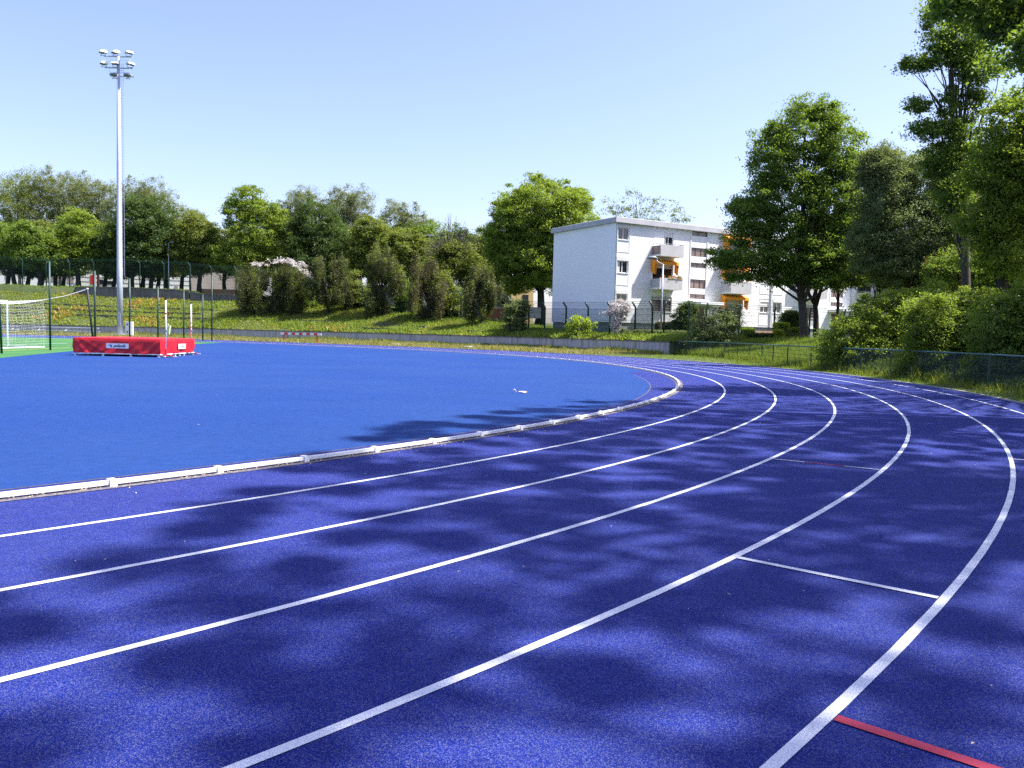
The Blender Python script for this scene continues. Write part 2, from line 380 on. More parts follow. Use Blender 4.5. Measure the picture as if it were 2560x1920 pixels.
for k in range(1, 7):
    r = 36.5 + 1.22 * k
    struct('lane_line', ring(r - .025, r + .025, .0032), M['line'])
struct('track_edge_kerb', ring(ROUT, ROUT + .09, .03).strip([(*bend(t, ROUT), -.02) for t in THS], [(*bend(t, ROUT), .03) for t in THS]), M['kerb'])
def cross(th, r0, r1, wd, m, z=.0055, name='lane_mark'):
    p = bend(th, r0); q = bend(th, r1); return gline(name, p, q, wd, m, z)
cross(-38.7, 41.41, 42.57, .05, M['line'])
cross(-32.4, 40.19, 40.55, .03, M['line']); cross(-32.4, 40.55, 40.98, .03, M['redline']); cross(-32.4, 40.98, 41.35, .03, M['line'])
cross(-41.2, 42.63, 43.79, .055, M['redline'])
cross(-29.6, 42.63, 43.79, .03, M['line'])
for t in (85.5, 87.): cross(t, 36.6, 44.5, .06, M['line'])

# raised white kerb rail along the inside of lane one
rail = thing('kerb_rail', 'long low white aluminium rail edging the inside of the blue running lanes', 'rail', (*bend(-30, 36.47), 0))
ths = [t for t in THS if -75 <= t <= 115]
ra = MB()
def raised(mb, r0, r1, z0, z1, ths):
    a = [(*bend(t, r0), z0) for t in ths]; b = [(*bend(t, r0), z1) for t in ths]; c = [(*bend(t, r1), z1) for t in ths]; d = [(*bend(t, r1), z0) for t in ths]
    mb.strip(b, a).strip(c, b).strip(d, c).strip(a, d)
raised(ra, 36.445, 36.495, .022, .056, ths)
obj('rail_bar', ra, M['white'], rail)
for k in range(62):
    th = -68 + k * 1.57; p = bend(th, 36.465); d = (-math.sin(R(th)), math.cos(R(th))); big = k % 12 == 1
    obj('bracket', MB().box((p[0], p[1], .033), (.13 if big else .06, .085, .066), d), M['white'], rail)
# strip of grit and dry bits under the rail
struct('grit_strip', ring(36.38, 36.58, .0050, [t for t in THS if -75 <= t <= 60]), vary('grit', (.06, .06, .12), (.22, .19, .18), 25., .95, 90.))

# ------------------------------------------------------------------ embankment terrain (polar grid about the bend)
rows_th = list(np.arange(-120, 34, 3.)) + [34.5, 35.95, 36.45] + list(np.arange(37.5, 140, 1.25))
def terrain():
    mb = MB(); grid = []
    for t in rows_th:
        d = np.array([math.cos(R(t)), math.sin(R(t))]); rw = Rw(t); ro = Rout(t) + .09
        if t < 36: q = RF(t); rr = [(ro, -.005), (q + .2, .03), (q + 1.5, .17), (q + 3.5, .45), (q + 6, .82), (q + 8, 1.1), (q + 13, 1.25)] + [(q + 13 + k * 4, 1.25) for k in range(1, 12)] + [(150, 1.3), (900, 1.3)]
        else:
            wd = Wd(t); hb = Hb(t); hp = Hp(t)
            rr = [(ro, -.005), (rw - .14, .02), (rw - .10, .93), (rw + .1, 1.0)] + [(rw + .1 + (wd - .1) * k / 7, 1.0 + (hb - 1.0) * k / 7) for k in range(1, 8)] + [(rw + wd + .12, hp)] + [(rw + wd + s, hp) for s in (3, 8, 15, 25, 40, 60, 90)] + [(900, hp)]
        rr = rr[:20] if len(rr) >= 20 else rr + [rr[-1]] * (20 - len(rr))
        for k, (r, z) in enumerate(rr):
            jit = (.10 * math.sin(r * 1.7 + t * .9) + .08 * math.sin(t * 2.3 + r * .6)) if (3 < k < 17 and r < 400 and (t < 36 or k not in (10, 11))) else 0
            p = C0 + d * r; grid.append((p[0], p[1], z + jit))
    n = 20; fs = []
    for i in range(len(rows_th) - 1):
        for k in range(n - 1):
            a, b, c, e = i * n + k, i * n + k + 1, (i + 1) * n + k + 1, (i + 1) * n + k
            fs.append((a, b, c, e))
    mb.add(grid, fs); return mb
struct('embankment', terrain(), M['ground'], True)
def arcpts(t0, t1, off, step=1.25, rf=None):
    rf = rf or Rw; n = max(2, int(abs(t1 - t0) / step)); return [(C0 + (rf(t) + off) * np.array([math.cos(R(t)), math.sin(R(t))]), t) for t in np.linspace(t0, t1, n + 1)]
def arcwall(name, m, t0, t1, o0, o1, z0, z1, parent, rf=None):
    a = arcpts(t0, t1, o0, rf=rf); b = arcpts(t0, t1, o1, rf=rf); mb = MB()
    Z = lambda z, t: z(t) if callable(z) else z
    P = [[(*p, Z(z0, t)) for p, t in a], [(*p, Z(z1, t)) for p, t in a], [(*p, Z(z1, t)) for p, t in b], [(*p, Z(z0, t)) for p, t in b]]
    for i in range(4): mb.strip(P[i], P[(i + 1) % 4])
    for e in (0, -1): mb.add([P[i][e] for i in range(4)], [(0, 1, 2, 3)])
    return obj(name, mb, m, parent)
lw = thing('retaining_wall', 'low grey rendered wall curving along the foot of the grassy bank', 'wall', (*arcpts(60, 61, 0)[0][0], 0))
arcwall('wall_face', M['wall'], 36.6, 140, -.25, 0.04, -.1, .99, lw)
arcwall('coping', M['cap'], 36.5, 140, -.32, .1, .99, 1.07, lw)
for t in list(np.arange(38, 60, 1.9)):
    p, _ = arcpts(t, t + .1, -.255)[0]
    obj('joint_cover', MB().box((*p, .47), (.03, .02, .96), (-math.sin(R(t)), math.cos(R(t)))), M['cap'], lw)
uw = thing('upper_retaining_wall', 'blackened concrete block wall at the top of the bank behind the floodlight mast', 'wall', (*arcpts(100, 101, 12)[0][0], 5))
rfu = lambda t: Rw(t) + Wd(t)
arcwall('wall_face', M['oldwall'], 100.2, 110.5, -.15, .15, 4.6, lambda t: Hp(t) + .02, uw, rfu)
arcwall('coping', M['cap'], 100.2, 110.5, -.2, .2, lambda t: Hp(t) + .02, lambda t: Hp(t) + .12, uw, rfu)
uw2 = thing('upper_retaining_wall', 'darker lower block wall under the fence between the mast and the flowering conifer', 'wall', (*arcpts(92, 93, 12)[0][0], 5))
arcwall('wall_face', M['oldwall'], 76, 100.1, -.15, .15, lambda t: Hb(t) - .5, lambda t: Hp(t) + .02, uw2, rfu)
arcwall('coping', M['cap'], 76, 100.1, -.2, .2, lambda t: Hp(t) + .02, lambda t: Hp(t) + .12, uw2, rfu)
# concrete terraces showing through the weeds
for i, (t0, t1, k, lab) in enumerate([(97, 120, .62, 'highest concrete terrace edge in the weeds left of the floodlight mast'), (98, 120, .46, 'second concrete terrace edge from the top left of the mast'),
        (97, 120, .30, 'third concrete terrace edge from the top left of the mast'), (82, 88, .34, 'short dark terrace edge above the striped barrier'),
        (75, 83, .14, 'lowest terrace edge right of the striped barrier'), (72, 78, .35, 'dark terrace edge below the third scruffy conifer'), (58, 66, .25, 'thin terrace edge left of the leafy green shrub')]):
    z = lambda t, k=k: 1.0 + (Hb(t) - 1.0) * k + .28
    rf = lambda t, k=k: Rw(t) + Wd(t) * k
    a = arcwall('terrace_edge', M['oldwall'], t0, t1, -.12, .28, lambda t, z=z: z(t) - .4, z, None, rf)
    tag(a, lab, 'step', 'concrete terraces on the bank')
# steps at the end of the low wall
st = thing('concrete_steps', 'three worn concrete steps behind the green railing beside the end of the wall', 'steps', (*G(1715, 888)[:2], 0))
for k in range(3):
    c = C0 + (Rw(34) + .2 + k * .38) * np.array([math.cos(R(34.6)), math.sin(R(34.6))])
    obj('step', MB().box((c[0], c[1], .1 + k * .26), (1.9, .45, .22), (-math.sin(R(34.6)), math.cos(R(34.6)))), M['kerb'], st, bevel=.01)

# ------------------------------------------------------------------ fences
def taper_post(mb, p, h, r=.035, bend_to=None):
    x, y, z = p
    if bend_to is None: mb.tube([(x, y, z - .2), (x, y, z + h)], r, 8)
    else:
        b = Vector((bend_to[0], bend_to[1], 0)); mb.tube([(x, y, z - .2), (x, y, z + h - .5), (x + b.x * .12, y + b.y * .12, z + h - .38), (x + b.x * .42, y + b.y * .42, z + h)], r, 8)
def mesh_fence(root, pts, zf, h, dv, dh, r, hi=1.):
    "welded mesh panel between posts: real wires"
    mb = MB()
    for (p, q) in zip(pts[:-1], pts[1:]):
        p = np.array(p[:2]); q = np.array(q[:2]); ln = np.linalg.norm(q - p); n = max(1, int(ln / dv)); d = (q - p) / ln; nn = np.array([-d[1], d[0]])
        za, zb = zf(*p), zf(*q)
        for i in range(n):
            c = p + d * ln * (i + .5) / n; z = za + (zb - za) * (i + .5) / n
            a = c - d * r; b = c + d * r; mb.add([(*a, z), (*b, z), (*b, z + h), (*a, z + h)], [(0, 1, 2, 3)])
        for k in range(int(h / dh) + 1):
            z0 = k * dh + .02; mb.add([(*(p + nn * .003), za + z0), (*(q + nn * .003), zb + z0), (*(q + nn * .003), zb + z0 + 2 * r), (*(p + nn * .003), za + z0 + 2 * r)], [(0, 1, 2, 3)])
    return mb
# low railing round the outside of the track
lf = thing('track_railing', 'waist-high dark green railing with mesh infill around the outside of the track', 'fence', (*(C0 + 46 * np.array([math.cos(R(0)), math.sin(R(0))])), 0))
t = 36.2; posts = []
while t > -48:
    posts.append(t); t -= math.degrees((2.45 if t > -30 else 2.45) / RF(t))
pz = lambda X, Y: ground_z(X, Y)
P_ = [C0 + RF(t) * np.array([math.cos(R(t)), math.sin(R(t))]) for t in posts]
for p in P_: obj('post', MB().tube([(*p, -.2), (*p, 1.08)], .03, 8), M['green'], lf)
fine = [C0 + RF(t) * np.array([math.cos(R(t)), math.sin(R(t))]) for t in np.linspace(36.2, posts[-1], 160)]
obj('top_rail', MB().tube([(*p, 1.10) for p in fine], .032, 8), M['greenrail'], lf, True)
obj('mesh_panel', mesh_fence(lf, P_, lambda x, y: .06, 1.0, .05, .2, .007), M['green'], lf)
# tall security fences with cranked post tops
def tall_fence(label, plist, h, zoff, dirn, name='security_fence', top=True, dv=.10, r=.0065):
    "plist: list of (px x, base px y or None, depth)"
    pts = [A(x, 800, D)[:2] for x, D in plist]; zs = [ground_z(*p) + zoff for p in pts]
    rt = thing(name, label, 'fence', (*pts[0], zs[0]))
    zmap = {tuple(np.round(p, 3)): z for p, z in zip(pts, zs)}
    zf = lambda X, Y: zmap[tuple(np.round((X, Y), 3))]
    for p, z in zip(pts, zs):
        mb = MB(); taper_post(mb, (*p, z), h, .085, dirn); obj('post', mb, M['green'], rt, True)
    obj('mesh_panel', mesh_fence(rt, pts, zf, h - .55, dv, .5, r), M['green'], rt)
    if top:
        for k in (.12, .28, .42):
            obj('wire', MB().tube([(p[0] + dirn[0] * k, p[1] + dirn[1] * k, z + h - .5 + 1.15 * k) for p, z in zip(pts, zs)], .018, 4), M['green'], rt)
    return rt, pts, zs
f1, _, _ = tall_fence('tall green fence on the plateau under the street trees left of the mast', [(-70, 120), (-10, 120), (58, 119.5), (117, 119), (175, 119), (235, 118.5), (298, 118.5), (350, 118), (410, 117.5), (474, 117)], 4.1, .1, (-.7, -.3))
f2, _, _ = tall_fence('tall green fence on the plateau between the mast and the flowering conifer', [(476, 116), (529, 115.5), (590, 115), (650, 114), (715, 112.5), (780, 111), (842, 110), (890, 108)], 4.1, .1, (-.8, -.2))
f3, _, _ = tall_fence('green fence on the bank behind the scruffy conifers', [(905, 107), (1003, 103.5), (1098, 100), (1152, 97.5), (1212, 94.5), (1275, 90)], 3.6, -.1, (-.7, -.3))
f4, _, _ = tall_fence('dark green fence with bent post tops in front of the white apartment block', [(1277, 90), (1322, 86), (1362, 82.5), (1415, 80), (1470, 77.5), (1525, 75), (1588, 72), (1631, 70)], 3.2, 0., (-.75, -.25), dv=.06, r=.0095)
f5, _, _ = tall_fence('dark fence behind the sprawling shrub at the foot of the apartment block', [(1660, 69.5), (1722, 69.8), (1765, 70), (1848, 71.5), (1936, 73), (2024, 74.5), (2110, 76), (2200, 78)], 3.0, 0., (.25, -.1), dv=.09, r=.0055)
# thin dark posts along the end of the pitch
for i, (x, y, z, lean, lab) in enumerate([(-22., 34.9, 4.3, -.16, 'dark leaning post at the left edge of the picture beside the goal net'), (-23.1, 40.5, 4.4, 0, 'nearest upright dark green post between the goal net and the red mat'),
        (-24.1, 46.8, 4.4, 0, 'dark post just left of the floodlight mast behind the red mat'), (-25.4, 53.8, 4.4, 0, 'dark post right of the white cabinet by the mast'), (-28., 64., 4.4, 0, 'dark post left of the first high jump upright'),
        (-28.8, 71., 4.4, 0, 'dark post between the two high jump uprights'), (-28.9, 75.6, 4.3, 0, 'shorter dark post right of the high jump uprights'), (-28.2, 76., 6.1, 0, 'rightmost and tallest looking dark post of the pitch end')]):
    p = MB().tube([(x, y, -.1), (x + lean, y, z)], .05 if y < 45 else .06, 8)
    o = obj('pitch_post', p, M['green'], None, True); o.location = (0, 0, 0); tag(o, lab, 'post', 'dark posts along the pitch end')

# ------------------------------------------------------------------ floodlight mast
mx, my = A(300, 800, 95)[:2]
mast = thing('floodlight_mast', 'tall grey steel floodlight mast with lamps on three cross arms behind the red mat', 'floodlight', (mx, my, 0))
obj('pole', MB().tube([(mx, my, .2), (mx, my, 8), (mx, my, 8.02), (mx, my, 20), (mx, my, 20.02), (mx, my, 31.9)], [.35, .315, .305, .255, .245, .17], 20), M['galv'], mast, True)
obj('base_plate', MB().tube([(mx, my, .18), (mx, my, .24)], .62, 20), M['galv'], mast)
obj('concrete_base', MB().box((mx, my, .08), (2.2, 2.2, .2)), M['kerb'], mast, bevel=.02)
obj('service_door', MB().box((mx + .1, my - .37, 1.9), (.32, .06, 1.5)), M['galv'], mast, bevel=.01)
lad = MB()
for s in (.42, .62): lad.tube([(mx + s, my - .1, 7), (mx + s, my - .1, 31.2)], .02, 5)
for k in range(70): lad.tube([(mx + .42, my - .1, 7.2 + k * .345), (mx + .62, my - .1, 7.2 + k * .345)], .014, 4, False)
for k in range(8): lad.tube([(mx + .2, my - .1, 8 + k * 3.2), (mx + .45, my - .1, 8 + k * 3.2)], .02, 4, False)
obj('ladder', lad, M['galv'], mast)
arms = [(31.95, 0., -1.62, 1.62), (30.65, -.1, -1.5, 1.72), (29.9, .5, -1.15, 1.6)]
for z, dy, a, b in arms:
    obj('cross_arm', MB().tube([(mx + a, my + dy, z), (mx + b, my + dy, z - .03)], .075, 8), M['galv'], mast)
cage = MB()
for s in (-.75, .45, 1.55): cage.tube([(mx + s, my - .6, 30.0), (mx + s, my - .6, 31.35)], .02, 4)
for z in (31.35, 30.0): cage.tube([(mx - .75, my - .6, z), (mx + 1.55, my - .6, z), (mx + 1.55, my + .5, z)], .02, 4)
cage.tube([(mx - 1.5, my, 31.9), (mx - .75, my - .6, 31.35)], .018, 4)
cage.tube([(mx + 1.55, my - .6, 31.35), (mx + 1.4, my, 31.7)], .018, 4)
obj('cage', cage, M['galv'], mast)
def floodlight(x, y, z, yaw, tilt, back=False):
    "wide shallow housing with a glass underside, held in a yoke"
    q = Matrix.Rotation(yaw, 3, 'Z') @ Matrix.Rotation(tilt, 3, 'X')
    T_ = lambda p: tuple(Vector((x, y, z + .38)) + q @ Vector(p))
    prof = [(-.42, .0), (-.30, .17), (.10, .24), (.36, .16), (.40, -.06), (.1, -.1)]
    hw = .40; mb = MB(); n = len(prof)
    mb.add([T_((s * hw * (.82 if z_ > .1 else 1.), y_, z_)) for s in (-1, 1) for y_, z_ in prof], [tuple(range(n))[::-1], tuple(range(n, 2 * n))] + [(i, (i + 1) % n, n + (i + 1) % n, n + i) for i in range(n)])
    h = obj('floodlight', mb, M['white'] if not back else M['grey'], mast, bevel=.015)
    gl = MB().add([T_((-.36, -.40, -.012)), T_((.36, -.40, -.012)), T_((.36, .08, -.112)), T_((-.36, .08, -.112))], [(0, 1, 2, 3)])
    obj('lens', gl, M['grey'], h)
    yk = MB(); yk.tube([(x - .3, y, z + .02), (x + .3, y, z + .02)], .03, 5)
    for s in (-1, 1): yk.tube([(x + s * .3, y, z + .02), T_((s * .43, 0, .02))], .03, 5)
    obj('yoke', yk, M['grey'], h)
for x, yaw in ((-1.75, -.9), (-.35, -.75), (1.2, .8)): floodlight(mx + x, my, 32.0, yaw, .12)
for x, yaw in ((-1.6, -.9), (-.25, 0.), (1.4, .85)): floodlight(mx + x, my - .12, 30.7, yaw, .10)
for x, yaw in ((-.7, 2.9), (.85, 3.3)): floodlight(mx + x, my + .5, 29.6, yaw, .05, True)
# cabinet by the mast
cx, cy = A(322, 800, 93)[:2]
cb = thing('electric_cabinet', 'tall white metal cabinet standing right of the floodlight mast foot', 'cabinet', (cx, cy, 0))
obj('body', MB().box((cx, cy, .85), (.62, .5, 1.65)), M['white'], cb, bevel=.01)
obj('base', MB().box((cx, cy, .02), (.7, .58, .1)), M['kerb'], cb)
obj('side_post', MB().box((cx + .42, cy, .85), (.14, .2, 1.7)), M['white'], cb)
for z in (.5, 1.35): obj('marking', MB().box((cx - .05, cy - .254, z), (.18, .008, .22)), M['inkblue'], cb)

# ------------------------------------------------------------------ aluminium benches below the bank
def bench(px0, px1, D, label):
    a = A(px0, 800, D); b = A(px1, 800, D); cxx, cyy = (a[0] + b[0]) / 2, (a[1] + b[1]) / 2; ln = b[0] - a[0]
    t = thing('aluminium_bench', label, 'bench', (cxx, cyy, 0), 'aluminium benches at the foot of the bank')
    obj('seat', MB().box((cxx, cyy, .82), (ln, .3, .05)), M['alu'], t, bevel=.008)
    obj('seat', MB().box((cxx + .4, cyy - .6, .42), (ln, .3, .05)), M['alu'], t, bevel=.008)
    obj('footboard', MB().box((cxx + .2, cyy - .35, .18), (ln, .25, .04)), M['alu'], t, bevel=.008)
    for k in (-.42, 0, .42):
        f = MB(); x = cxx + k * ln; f.tube([(x, cyy - .75, 0), (x, cyy - .6, .4)], .03, 5).tube([(x, cyy, 0), (x, cyy, .8)], .03, 5).tube([(x, cyy - .75, .03), (x, cyy + .2, .03)], .03, 5).tube([(x, cyy - .6, .4), (x, cyy, .6)], .03, 5)
        obj('support_frame', f, M['alu'], t)
bench(-60, 44, 97, 'aluminium bench cut by the left picture edge behind the goal net')
bench(88, 247, 96, 'long aluminium bench left of the floodlight mast')

# ------------------------------------------------------------------ goal with hanging net
gx0, gx1, gy0, gy1 = -27.6, -25.6, 36.9, 44.3
goal = thing('football_goal', 'white football goal with its net hung out behind it at the left picture edge', 'goal', (-27.6, 40.6, 0))
fr = MB(); fr.tube([(gx0, gy0, 0), (gx0, gy0, 2.44)], .055, 10).tube([(gx0, gy1, 0), (gx0, gy1, 2.44)], .055, 10)
obj('post', MB().tube([(gx0, gy0, 0), (gx0, gy0, 2.44)], .055, 10), M['white'], goal)
obj('post', MB().tube([(gx0, gy1, 0), (gx0, gy1, 2.44)], .055, 10), M['white'], goal)
obj('crossbar', MB().tube([(gx0, gy0, 2.47), (gx0, gy1, 2.47)], .055, 10), M['white'], goal)
gb = MB(); gb.tube([(gx0, gy1, .04), (gx1, gy1, .04), (gx1, gy0, .04), (gx0, gy0, .04)], .035, 8)
obj('ground_frame', gb, M['white'], goal)
nb = MB(); zt = lambda u, v: 2.47 + .13 * u - .34 * math.sin(PI * v) * (.3 + .7 * u)        # roof of the net sags between its corners
def cord(pts, r=.004): nb.tube(pts, r, 3, False)
nu, nv = 14, 38
def roofp(i, j): u, v = i / nu, j / nv; return (gx0 + (gx1 - gx0) * u, gy0 + (gy1 - gy0) * v, zt(u, v))
for i in range(nu + 1): cord([roofp(i, j) for j in range(0, nv + 1, 2)])
for j in range(nv + 1): cord([roofp(i, j) for i in range(0, nu + 1, 2)])
def backp(i, j):
    u = i / 16; z0 = zt(1, j / nv); sw = .18 * math.sin(PI * u) * (1 + .35 * math.sin(j * 1.3)); return (gx1 + sw + .05 * math.sin(j * .9 + i * .8), gy0 + (gy1 - gy0) * j / nv, z0 * (1 - u) + .06 * u + .02 * math.sin(j * 1.9 + i))
for i in range(17): cord([backp(i, j) for j in range(0, nv + 1)], .0032)
for j in range(nv + 1): cord([backp(i, j) for i in range(17)], .0032)
def sidep(i, k, y): u = i / 16; v = k / nu; return (gx0 + (gx1 - gx0) * v, y + .1 * math.sin(PI * u) * math.sin(PI * v) + .03 * math.sin(i * 1.1 + k), zt(v, 1.) * (1 - u) + .06 * u)
for y in (gy0, gy1):
    for i in range(17): cord([sidep(i, k, y) for k in range(nu + 1)], .0032)
    for k in range(nu + 1): cord([sidep(i, k, y) for i in range(17)], .0032)
nb.tube([roofp(nu, j) for j in range(nv + 1)], .012, 4).tube([roofp(i, nv) for i in range(nu + 1)], .012, 4)
obj('net', nb, M['net'], goal)
ns = thing('net_support_pole', 'black leaning pole that holds the goal net rope left of the mast', 'pole', (-23.3, 46, 0))
pt = A(218, 723, 45.5); pb = A(235, 800, 46.2)
obj('pole', MB().tube([(pb[0], pb[1], -.1), tuple(pt)], .055, 8), M['black'], ns, True)
obj('cap', MB().tube([tuple(pt), (pt[0], pt[1], pt[2] + .07)], .065, 8), M['white'], ns)
ro = MB(); q = roofp(nu, nv); ro.tube([q, ((q[0] + pt[0]) / 2, (q[1] + pt[1]) / 2, (q[2] + pt[2]) / 2 - .08), tuple(pt)], .02, 4)
obj('rope', ro, M['net'], ns)

# ------------------------------------------------------------------ high jump mat and uprights
FRt = np.array([-15.2, 34.95]); u_ = np.array([.9992, .04]); v_ = np.array([-u_[1], u_[0]]); LW, LD = 3.68, 4.2; FL = FRt - u_ * LW
hm = thing('high_jump_mat', 'big red vinyl covered landing mat lying on a low white frame on the blue apron', 'mat', (*(FL + u_ * LW / 2 + v_ * LD / 2), 0))
def mp(a, b, z): p = FL + u_ * a + v_ * b; return (p[0], p[1], z)
def cover():
    mb = MB(); na, nb_ = 90, 70; Z0, Z1 = .13, .78
    per = [(a, 0.) for a in np.linspace(0, LW, na)] + [(LW, b) for b in np.linspace(0, LD, nb_)[1:]] + [(a, LD) for a in np.linspace(LW, 0, na)[1:]] + [(0., b) for b in np.linspace(LD, 0, nb_)[1:-1]]
    nz = 9; n = len(per)
    def pt_(i, k):
        a, b = per[i]; f = k / (nz - 1); z = Z0 + (Z1 - Z0) * f
        w1 = .022 * math.sin(a * 5.1 + b * 4.3 + f * 3) * (1 - f) + .018 * math.sin(a * 13 + b * 11 - f * 9) * (1 - f) + .03 * math.exp(-((a - .25 - 1.1 * (1 - f)) / .09) ** 2) + .02 * math.exp(-((a - .1 - .55 * (1 - f)) / .05) ** 2)
        cl = min(a, LW - a) if b in (0., LD) else min(b, LD - b)
        fold = .035 * math.exp(-((cl - .55 * (1 - f)) / .07) ** 2) * (1 - f * .6)       # corner folds run down and outwards
        o = w1 + fold - (.03 if k == nz - 1 else 0.)
        oa = (-1 if a == 0 else 1 if a == LW else 0) * o; ob = (-1 if b == 0 else 1 if b == LD else 0) * o
        return mp(a + oa, b + ob, z + (.012 * math.sin(a * 2 + b * 3) if k == 0 else 0))
    vs = [pt_(i, k) for k in range(nz) for i in range(n)]
    fs = [(k * n + i, k * n + (i + 1) % n, (k + 1) * n + (i + 1) % n, (k + 1) * n + i) for k in range(nz - 1) for i in range(n)]
    mb.add(vs, fs)
    ta, tb = 24, 30; top = [mp(.03 + (LW - .06) * i / ta, .03 + (LD - .06) * j / tb, Z1 + .03 * math.sin(PI * i / ta) ** .5 * math.sin(PI * j / tb) ** .5 + (.008 * math.sin(i * 1.7) * math.sin(j * 1.3) if 0 < i < ta and 0 < j < tb else 0)) for j in range(tb + 1) for i in range(ta + 1)]
    mb.add(top, [(j * (ta + 1) + i, j * (ta + 1) + i + 1, (j + 1) * (ta + 1) + i + 1, (j + 1) * (ta + 1) + i) for j in range(tb) for i in range(ta)])
    mb.add([mp(0.02, 0.02, Z0 + .02), mp(LW - .02, .02, Z0 + .02), mp(LW - .02, LD - .02, Z0 + .02), mp(.02, LD - .02, Z0 + .02)], [(3, 2, 1, 0)])
    return mb
cov = obj('cover', cover(), M['red'], hm, True)
es = cov.modifiers.new('split', 'EDGE_SPLIT'); es.split_angle = R(38)
fm = MB()
for b in (.02, LD - .02): c = mp(LW / 2, b, .115); fm.box(c, (LW - .02, .05, .04), u_)
for a in (.02, LW - .02): c = mp(a, LD / 2, .115); fm.box(c, (.05, LD, .04), u_)
obj('pallet_frame', fm, M['white'], hm)
for a in np.linspace(.08, LW - .08, 4):
    for b in (.05, LD - .05): obj('foot', MB().box(mp(a, b, .05), (.07, .07, .1), u_).box(mp(a, b, .006), (.12, .12, .012), u_), M['alu'], hm)
for b in np.linspace(1.3, LD - 1.3, 4):
    for a in (LW - .05, .05): obj('foot', MB().box(mp(a, b, .05), (.07, .07, .1), u_).box(mp(a, b, .006), (.12, .12, .012), u_), M['alu'], hm)
def text_mesh(s, size, m, parent, org, ux, uy, name='lettering', shear=.25, bold=.012):
    cu = bpy.data.curves.new('t', 'FONT'); cu.body = s; cu.size = size; cu.shear = shear; cu.offset = bold; cu.align_x = 'CENTER'; cu.align_y = 'CENTER'
    o = bpy.data.objects.new('t', cu); col.objects.link(o); dg = bpy.context.evaluated_depsgraph_get(); me = bpy.data.meshes.new_from_object(o.evaluated_get(dg))
    bpy.data.objects.remove(o); vs = [tuple(Vector(org) + Vector(ux) * v.co.x + Vector(uy) * v.co.y) for v in me.vertices]; fs = [tuple(p.vertices) for p in me.polygons]
    mb = MB(); mb.add(vs, fs); return obj(name, mb, m, parent)
def sign(a0, a1, z0, z1, face):
    if face == 'front': P3 = lambda a, z, o=0: mp(a, -.045 - o, z)
    else: P3 = lambda a, z, o=0: mp(LW + .045 + o, a, z)
    ux = Vector(P3(a1, z0)) - Vector(P3(a0, z0)); ux.normalize(); mid = (a0 + a1) / 2; zm = (z0 + z1) / 2; ww = a1 - a0
    mb = MB(); mb.add([P3(a0, z0), P3(a1, z0), P3(a1, z1), P3(a0, z1), P3(a0, z0, .006), P3(a1, z0, .006), P3(a1, z1, .006), P3(a0, z1, .006)], [(4, 5, 6, 7), (0, 4, 7, 3), (1, 2, 6, 5), (3, 7, 6, 2), (0, 1, 5, 4)])
    s = obj('logo_panel', mb, M['whitevinyl'], cov)
    return s, P3, tuple(ux)
sg, P3, ux = sign(1.42, 2.36, .35, .56, 'front')
text_mesh('polanik', .175, M['ink'], cov, P3(1.98, .455, .010), ux, (0, 0, 1), bold=.005)
e = MB(); o_ = .010
e.add([P3(1.49, .48, o_), P3(1.56, .49, o_), P3(1.63, .46, o_), P3(1.65, .40, o_), P3(1.61, .38, o_), P3(1.60, .44, o_), P3(1.55, .455, o_)], [tuple(range(7))])
obj('swoosh', e, M['inkblue'], cov)
e = MB().add([P3(1.56, .505, o_ + .001), P3(1.63, .505, o_ + .001), P3(1.68, .45, o_ + .001), P3(1.67, .39, o_ + .001), P3(1.645, .39, o_ + .001), P3(1.645, .45, o_ + .001)], [tuple(range(6))])
obj('swoosh', e, M['ink'], cov)
sg, P3, ux = sign(2.0, 2.9, .32, .55, 'side')
text_mesh('polanik', .19, M['grey'], cov, P3(2.45, .44, .010), ux, (0, 0, 1), bold=.004)
def upright(px, pby, pty, label, red):
    b = G(px, pby); D = b[1]; top = A(px, pty, D)[2]
    t = thing('high_jump_upright', label, 'upright', (b[0], b[1], 0), 'high jump uprights')
    x, y = b[0], b[1]
    obj('base', MB().box((x + .12, y, .05), (.62, .05, .04), (1, .1)).box((x, y, .05), (.07, .5, .04), (1, .1)), M['white'], t)
    obj('foot_cover', MB().box((x + .05, y, .075), (.5, .22, .02), (1, .1)).tube([(x, y, .08), (x, y, .38)], .05, 8), M['redpaint'], t, bevel=.004)
    obj('post', MB().tube([(x, y, .38), (x, y, top - .08)], .030, 10), M['white'], t, True)
    obj('cap', MB().tube([(x, y, top - .08), (x, y, top)], .04, 8), M['black'], t)
    for z0, z1 in red: obj('red_band', MB().tube([(x, y, z0), (x, y, z1)], .0325, 10), M['redpaint'], t)
    obj('slider', MB().box((x + .03, y, 1.15), (.06, .07, .06)), M['grey'], t)
upright(415, 894, 745, 'nearer white high jump upright standing against the red mat', [(1.85, 1.93)])
upright(478, 886.5, 755, 'farther white high jump upright with red scale markings at the mat corner', [(1.3, 1.35), (1.5, 1.55), (.95, 1.0)])
cf = thing('corner_flag', 'pale yellow flag on a thin white pole behind the first high jump upright', 'flag', (*A(415, 800, 60)[:2], 0))
fb = A(415, 842, 60); ft = A(420, 808, 60)
obj('pole', MB().tube([(fb[0], fb[1], 0), tuple(ft)], .025, 6), M['white'], cf)
fl = MB(); n = 8
fl.strip([(ft[0] - .02 + .035 * i, ft[1] + .04 * math.sin(i), ft[2] - .02 - .02 * i) for i in range(n)], [(ft[0] - .02 + .02 * i, ft[1] + .04 * math.sin(i + .5), ft[2] - .65 - .03 * i) for i in range(n)])
obj('flag_cloth', fl, mat('pale_yellow_cloth', (.72, .72, .42), .8), cf, True)

